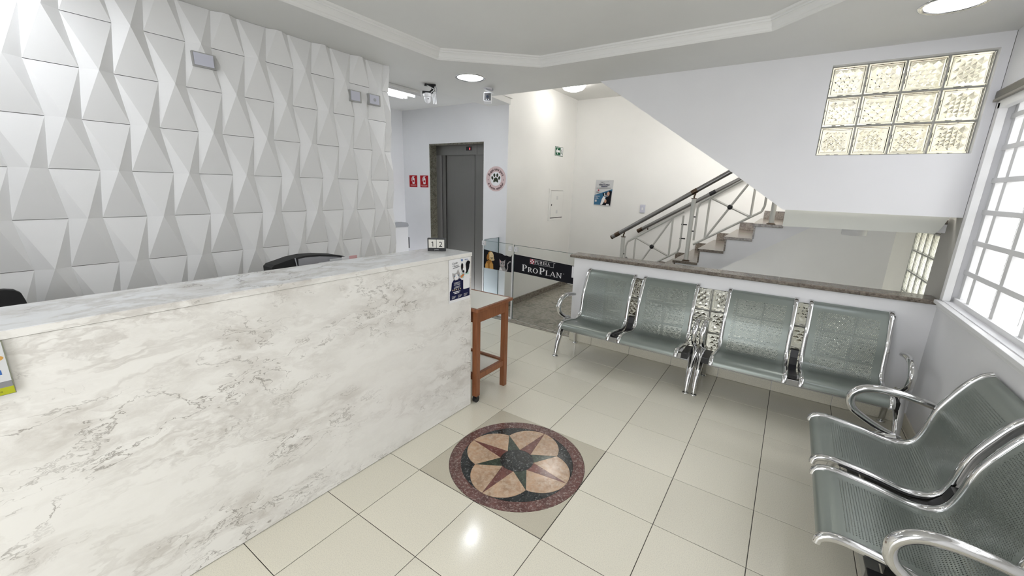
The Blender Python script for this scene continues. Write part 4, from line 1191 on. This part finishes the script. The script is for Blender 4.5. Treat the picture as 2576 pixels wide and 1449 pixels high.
# further downlight of the same room, behind the camera
downlight(-1.13, -1.15, 'lit round recessed ceiling light behind the viewpoint, counter side')
cl = thing('added_fill_panel', 'added round fill light panel in the ceiling recess, out of view', 'ceiling light', (0.85, -1.45, 2.66))  # unseen panel added to brighten the floor in front
obj('trim_ring', lathe(B(), [(0.25, 0.0), (0.25, -0.02), (0.265, -0.02), (0.265, 0.0)], 40), WHITEP, cl, True)
obj('diffuser', lathe(B(), [(0, -0.018), (0.249, -0.018), (0.249, -0.002), (0, -0.002)], 40), mat('fill_panel_glow', (1, 1, 1), 0.5, emit=9.0, ecol=(1.0, 0.98, 0.95)), cl)
pf_ = thing('dome_ceiling_lamp', 'lit white glass dome lamp on the stair hall ceiling', 'ceiling light', (-1.10, 3.86, 2.97))
obj('base_plate', lathe(B(), [(0, 0), (0.15, 0), (0.15, -0.015), (0, -0.015)], 32), WHITEP, pf_)
obj('dome', lathe(B(), [(0.155, -0.016), (0.155, -0.045), (0.13, -0.075), (0.08, -0.095), (0, -0.10)], 32), PLAFM, pf_, True)
pf2 = copy_tree(pf_); pf2['label'] = 'added unseen dome lamp lighting the glass blocks from behind'; pf2.location = (1.75, 3.7, 2.97)  # unseen dome added to light the glass blocks from behind
pf3 = copy_tree(pf_); pf3['label'] = 'added unseen dome lamp brightening the stair hall, hidden behind the diagonal wall'; pf3.location = (0.78, 3.38, 2.97)  # unseen dome added to brighten the hall walls
PL2 = mat('added_dome_glow', (1, 1, 1), 0.5, emit=50.0, ecol=(1.0, 0.98, 0.95))
for q_ in (pf2, pf3):
    for c_ in q_.children:
        if c_.name.startswith('dome'):
            c_.data = c_.data.copy(); c_.data.materials[0] = PL2
flu = thing('fluorescent_fixture', 'lit twin tube fluorescent fixture on the lobby ceiling', 'ceiling light', (-2.36, 1.55, 2.66))
bx('reflector', mat('white_reflector', (0.85, 0.85, 0.85), 0.15, 0.3), flu, -0.15, 0.15, -0.63, 0.63, -0.03, -0.0005, bev=0.004)
for s in (-1, 1):
    o = obj('tube', cyl(B(), (s*0.07, -0.60, -0.052), (s*0.07, 0.60, -0.052), 0.014, seg=12), TUBEM, flu)
    bx('side_fin', WHITEP, flu, s*0.15-0.003, s*0.15+0.003, -0.63, 0.63, -0.06, -0.03)
    for yy in (-0.615, 0.608): bx('socket', WHITEP, flu, s*0.07-0.012, s*0.07+0.012, yy-0.008, yy+0.008, -0.068, -0.03)
# PTZ camera
c1 = thing('dome_security_camera', 'white dome security camera on a black bracket with a slatted antenna', 'security camera', (-1.665, 1.80, H), 0.9)
b0 = B(); box(b0, -0.06, 0.05, -0.03, 0.03, -0.014, -0.0005, bev=0.004); tube(b0, [(0.02, 0, -0.01), (0.025, 0, -0.05), (0.0, 0, -0.075)], 0.017, 8); box(b0, -0.085, 0.02, -0.028, 0.028, -0.088, -0.068, bev=0.006)
obj('bracket', b0, BLACKM, c1)
o = obj('housing', lathe(B(), [(0, 0), (0.04, 0), (0.043, -0.012), (0.040, -0.03), (0.028, -0.036), (0, -0.036)], 24, (-0.03, 0, -0.085)), WHITEP, c1); smooth_angle(o, 50)
hd = obj('camera_head', lathe(B(), [(0.034*math.sin(PI*i/12), -0.046*math.cos(PI*i/12)) for i in range(13)], 20, (-0.03, 0, -0.135)), WHITEP, c1, True)
obj('lens', cyl(B(), (-0.03, -0.030, -0.140), (-0.03, -0.036, -0.142), 0.006, seg=12), BLACKP, hd)
for i in range(3):
    obj('antenna_slat', tube(B(), [(0.012+i*0.014, -0.02, -0.07), (0.026+i*0.014, -0.02, -0.185)], 0.0055, 6), WHITEP, c1)
obj('cable', tube(B(), catmull([(0.03, 0.0, -0.006), (0.06, 0, -0.03), (0.055, 0, -0.075), (0.03, 0, -0.09)], 5), 0.004, 6), GREYP, c1)
obj('cable', tube(B(), catmull([(-0.05, -0.02, -0.006), (-0.01, -0.03, -0.03), (0.03, -0.03, -0.05), (0.0, -0.03, -0.08)], 5), 0.0035, 6), WHITEP, c1)
# bullet camera
c2 = thing('bullet_security_camera', 'white box shaped security camera with black face on the ceiling', 'security camera', (-1.235, 2.19, H), 0.62)
obj('base', lathe(B(), [(0, 0), (0.045, 0), (0.045, -0.012), (0.02, -0.02), (0, -0.02)], 24), WHITEP, c2)
obj('arm', tube(B(), [(0, 0, -0.015), (0.004, 0, -0.04), (0, 0, -0.06)], 0.014, 10), WHITEP, c2)
bd = bx('body', WHITEP, c2, -0.040, 0.040, -0.085, 0.06, -0.142, -0.052, bev=0.014)
fc = bx('face', BLACKP, c2, -0.034, 0.034, -0.089, -0.0855, -0.134, -0.064, bev=0.0015)
obj('lens', cyl(B(), (0, -0.0892, -0.098), (0, -0.093, -0.098), 0.013, seg=16), mat('dark_lens', (0.02, 0.025, 0.04), 0.05), fc)
for s in (-1, 1): obj('led', cyl(B(), (s*0.012, -0.0892, -0.124), (s*0.012, -0.0905, -0.124), 0.005, seg=10), GREYP, fc)
obj('cable', tube(B(), catmull([(-0.035, -0.03, -0.008), (-0.02, -0.05, -0.03), (0.02, -0.05, -0.045), (0.055, -0.03, -0.055)], 5), 0.006, 8), WHITEP, c2)
obj('cable', tube(B(), catmull([(-0.02, -0.035, -0.008), (0.01, -0.05, -0.025), (0.05, -0.04, -0.03), (0.05, -0.02, -0.008)], 5), 0.004, 8), GREYP, c2)

# ================================================================== WALL PLATES, SIGNS, POSTERS
for (y0, y1, z0, z1, lab, key) in ((-0.300, -0.178, 2.258, 2.340, 'blank grey cover plate set alone in the faceted wall', 0),
                                   (0.744, 0.848, 2.247, 2.331, 'blank grey cover plate left of the socket plate in the faceted wall', 0),
                                   (0.920, 1.036, 2.250, 2.335, 'grey plate with a small socket near the faceted wall end', 1)):
    t = thing('cover_plate', lab, 'cover plate', (XW, (y0+y1)/2, (z0+z1)/2), PI/2, 'cover plates in the faceted wall')
    hw, hh = (y1-y0)/2, (z1-z0)/2
    bx('recess_box', mat('recess_grey', (0.40, 0.40, 0.39), 0.6), t, -hw, hw, -0.036, 0.0, -hh, hh)
    bx('plate', LILAC, t, -hw+0.006, hw-0.016, -0.042, -0.0365, -hh+0.008, hh-0.006, bev=0.002)
    if key:
        obj('socket', lathe(B(), [(0, 0), (0.014, 0), (0.014, 0.002), (0.009, 0.003), (0, 0.003)], 6, (0, 0, 0)), GREYP, t).location = (-0.004, -0.0425, 0)
        t.children[-1].rotation_euler = (PI/2, 0, 0)
for i, (x0, lab) in enumerate(((-3.331, 'red fire extinguisher sign further from the elevator door'), (-3.099, 'red fire extinguisher sign next to the elevator door'))):
    t = thing('extinguisher_sign', lab, 'sign', (x0+0.0825, EY, 1.659), 0, 'red extinguisher signs')
    bx('board', INK['red'], t, -0.0825, 0.0825, -0.003, -0.0002, -0.085, 0.085)
    pr = Print(-0.0034)
    pr.rrect(-0.018, 0.030, -0.040, 0.045, 0.010, 'white'); pr.rect(-0.004, 0.016, 0.045, 0.066, 'white'); pr.line([(-0.02, 0.064), (0.03, 0.070)], 0.008, 'white')
    pr.line([(-0.004, 0.058), (-0.032, 0.045), (-0.042, 0.0)], 0.010, 'white'); pr.up(); pr.ell(0.006, 0.0, 0.018, 0.016, 'red'); pr.line([(-0.012, 0.0), (0.024, 0.0)], 0.003, 'white')
    for z, w_ in ((-0.052, 0.06), (-0.061, 0.066), (-0.070, 0.05)): pr.rect(-w_, w_, z-0.0015, z+0.0015, 'rose')
    pr.build('pictogram', t)
# round pet sign
t = thing('round_pet_sign', 'round pink and white paw sign beside the elevator', 'sign', (-1.698, EY, 1.712))
obj('disc', cyl(B(), (0, -0.0002, 0), (0, -0.003, 0), 0.158, seg=64), INK['pink'], t)
pr = Print(-0.0034); pr.ell(0, 0, 0.088, 0.088, 'white', 0, 48); pr.up()
pr.poly([(-0.038, -0.042), (-0.026, -0.046), (-0.012, -0.035), (0, -0.033), (0.012, -0.035), (0.026, -0.046), (0.038, -0.042), (0.040, -0.028), (0.032, -0.002), (0.014, 0.018), (-0.014, 0.018), (-0.032, -0.002), (-0.040, -0.028)], 'olive')
pr.ell(-0.056, 0.012, 0.016, 0.023, 'olive', 0.35); pr.ell(-0.024, 0.046, 0.016, 0.024, 'olive', 0.12); pr.ell(0.024, 0.046, 0.016, 0.024, 'olive', -0.12); pr.ell(0.056, 0.012, 0.016, 0.023, 'olive', -0.35)
pr.arc_text('Aqui seu pet', 0, 0, 0.123, math.radians(163), math.radians(17), 0.036, 'maroon', bold=0.0026)
pr.arc_text('é bem-vindo!', 0, 0, 0.123, math.radians(203), math.radians(337), 0.036, 'maroon', True, bold=0.0026)
pr.ell(-0.124, -0.012, 0.006, 0.006, 'maroon'); pr.ell(0.124, -0.012, 0.006, 0.006, 'maroon')
pr.build('printing', t)
# exit sign
t = thing('exit_sign', 'green escape sign with white arrow and running figure', 'sign', (-1.518, 4.325, 2.158), PI/2)
bx('board', INK['green'], t, -0.125, 0.125, -0.004, -0.0002, -0.065, 0.065)
pr = Print(-0.0044)
pr.rect(-0.119, 0.119, -0.059, 0.059, 'white'); pr.up(); pr.rect(-0.112, 0.045, -0.053, 0.053, 'green'); pr.rrect(0.052, 0.112, -0.053, 0.053, 0.01, 'white'); pr.up()
pr.poly([(-0.102, 0), (-0.050, 0.044), (-0.035, 0.044), (-0.060, 0.015), (0.025, 0.015), (0.025, -0.015), (-0.060, -0.015), (-0.035, -0.044), (-0.050, -0.044)], 'white')
pr.ell(0.084, 0.040, 0.008, 0.008, 'green'); pr.line([(0.080, 0.028), (0.084, -0.002), (0.100, -0.020), (0.106, -0.044)], 0.011, 'green'); pr.line([(0.084, -0.002), (0.072, -0.022), (0.058, -0.030)], 0.010, 'green'); pr.line([(0.062, 0.006), (0.070, 0.022), (0.084, 0.020), (0.098, 0.006)], 0.007, 'green')
pr.build('pictogram', t)
# electric panel
t = thing('electrical_panel', 'white metal electrical panel door on the stair hall wall', 'electrical panel', (-1.518, 4.325, 1.372), PI/2)
PW1, PH1 = 0.245, 0.238
fb = B()
for a in ((-PW1, PW1, PH1-0.028, PH1), (-PW1, PW1, -PH1, -PH1+0.028), (-PW1, -PW1+0.045, -PH1+0.028, PH1-0.028), (PW1-0.045, PW1, -PH1+0.028, PH1-0.028)):
    box(fb, a[0], a[1], -0.012, -0.0002, a[2], a[3])
obj('frame', fb, WARM, t)
bx('recess', BLACKM, t, -PW1+0.045, PW1-0.045, -0.003, -0.0004, -PH1+0.028, PH1-0.028)
dr = bx('door', WARM, t, -PW1+0.050, PW1-0.050, -0.014, -0.0035, -PH1+0.040, PH1-0.033, bev=0.0015)
bx('latch', BLACKP, dr, -PW1+0.062, -PW1+0.082, -0.018, -0.0142, -0.018, 0.008)
for z0 in (0.075, -0.135):
    for k in range(6): bx('vent_slot', GREYP, dr, -0.025, 0.030, -0.0148, -0.0141, z0+k*0.009, z0+k*0.009+0.003)
# poster
t = thing('vaccine_poster', 'white and blue poster with a dog and owner on the stair hall wall', 'poster', (-0.965, 4.868, 1.566))
bm = B(); PWX, PHZ = 0.145, 0.198; n = 10
for i in range(n+1):
    z = PHZ-2*PHZ*i/n; s = i/n
    bm.verts.new((-PWX-0.012*s, -0.002-0.001*s, z)); bm.verts.new((PWX-0.016*s, -0.002-0.003*s*s, z-0.006*s))
bm.verts.ensure_lookup_table()
for i in range(n): bm.faces.new([bm.verts[k] for k in (2*i, 2*i+1, 2*i+3, 2*i+2)])
sh = obj('sheet', bm, INK['pale'], t); m_ = sh.modifiers.new('thickness', 'SOLIDIFY'); m_.thickness = 0.0008
pr = Print(-0.0062, 0.0006)
pr.poly([(-PWX-0.006, -0.036), (PWX-0.007, 0.062), (PWX-0.026, -0.190), (-PWX-0.008, -0.185)], 'steelblue'); pr.up()
pr.poly([(0.070, 0.010), (0.085, 0.032), (0.110, 0.036), (0.133, 0.025), (0.122, -0.19), (-0.03, -0.188), (0.02, -0.10), (0.06, -0.05)], 'black'); pr.up()
pr.poly([(0.058, 0.005), (0.070, 0.022), (0.090, 0.018), (0.100, -0.01), (0.090, -0.040), (0.066, -0.045), (0.052, -0.02)], 'skin')
pr.poly([(-0.045, -0.185), (-0.025, -0.10), (0.0, -0.05), (0.03, -0.045), (0.035, -0.10), (0.005, -0.155), (-0.015, -0.185)], 'white')
pr.up(); pr.ell(0.038, -0.125, 0.018, 0.030, 'skin')
pr.poly([(-0.022, 0.0), (-0.004, -0.006), (0.026, -0.002), (0.044, 0.018), (0.050, -0.02), (0.040, -0.055), (0.014, -0.058), (-0.004, -0.035)], 'black'); pr.up(); pr.poly([(0.010, -0.004), (0.024, -0.004), (0.032, -0.045), (0.016, -0.050)], 'white')
pr.ell(0.055, -0.045, 0.028, 0.014, 'grey')
pr.text('VANGUARD', -0.002, 0.125, 0.024, 'navy', 0.95, bold=0.0012)
pr.line([(-0.075, 0.150), (-0.04, 0.158), (0.01, 0.150)], 0.004, 'navy')
pr.text('Prevenção completa para seu melhor amigo', 0.0, 0.175, 0.0075, 'grey', 0.78, bold=0.0008); pr.rect(-0.05, 0.055, 0.092, 0.101, 'navy')
for z in (0.080, 0.073, 0.066): pr.rect(-0.125, 0.115, z-0.001, z+0.001, 'grey')
pr.ell(-0.09, 0.040, 0.011, 0.011, 'purina'); pr.rect(-0.125, -0.08, 0.004, 0.018, 'grey')
for i, (z, s) in enumerate(((-0.050, 'Novo visual,'), (-0.068, 'mesma'), (-0.086, 'proteção.'))): pr.text(s, -0.138, z, 0.011, 'white', 1, 0, 'l', bold=0.0008)
pr.rrect(-0.140, -0.108, -0.140, -0.108, 0.004, 'pale'); pr.rrect(0.055, 0.100, -0.192, -0.168, 0.004, 'white')
pr.build('printing', t)
# switch
t = thing('light_switch', 'white double light switch on the wall by the stairs', 'light switch', (-0.328, 4.869, 1.354))
bx('plate', LILAC, t, -0.038, 0.038, -0.010, -0.0005, -0.060, 0.060, bev=0.003)
bx('rocker', WHITEP, t, -0.012, 0.012, -0.014, -0.0102, -0.022, 0.018, bev=0.001)

# freezer box in the lobby
t = thing('top_opening_appliance', 'white appliance with grey rounded lid in the elevator lobby', 'appliance', (-3.0, 1.95, 0), PI/2)
bx('cabinet', WHITEP, t, -0.68, 0.68, 0.0, 0.44, 0.02, 1.02, bev=0.015)
b0 = B(); prism(b0, [(-0.682, 1.022), (0.682, 1.022), (0.682, 1.045), (0.665, 1.072), (0.63, 1.082), (-0.682, 1.082)], 1, -0.006, 0.44); obj('lid', b0, GREYP, t)
bx('lid_inset', WHITEP, t, -0.66, 0.56, 0.02, 0.42, 1.083, 1.096, bev=0.004)
bx('side_strip', mat('dark_grey_strip', (0.12, 0.12, 0.14), 0.4), t, 0.6805, 0.692, 0.02, 0.42, 0.03, 1.03)
bx('side_handle', BLACKP, t, 0.6925, 0.712, 0.02, 0.10, 0.70, 0.86, bev=0.004)
for sx in (-0.6, 0.6):
    for sy in (0.06, 0.38): bx('foot', BLACKP, t, sx-0.02, sx+0.02, sy-0.02, sy+0.02, 0.0, 0.02)
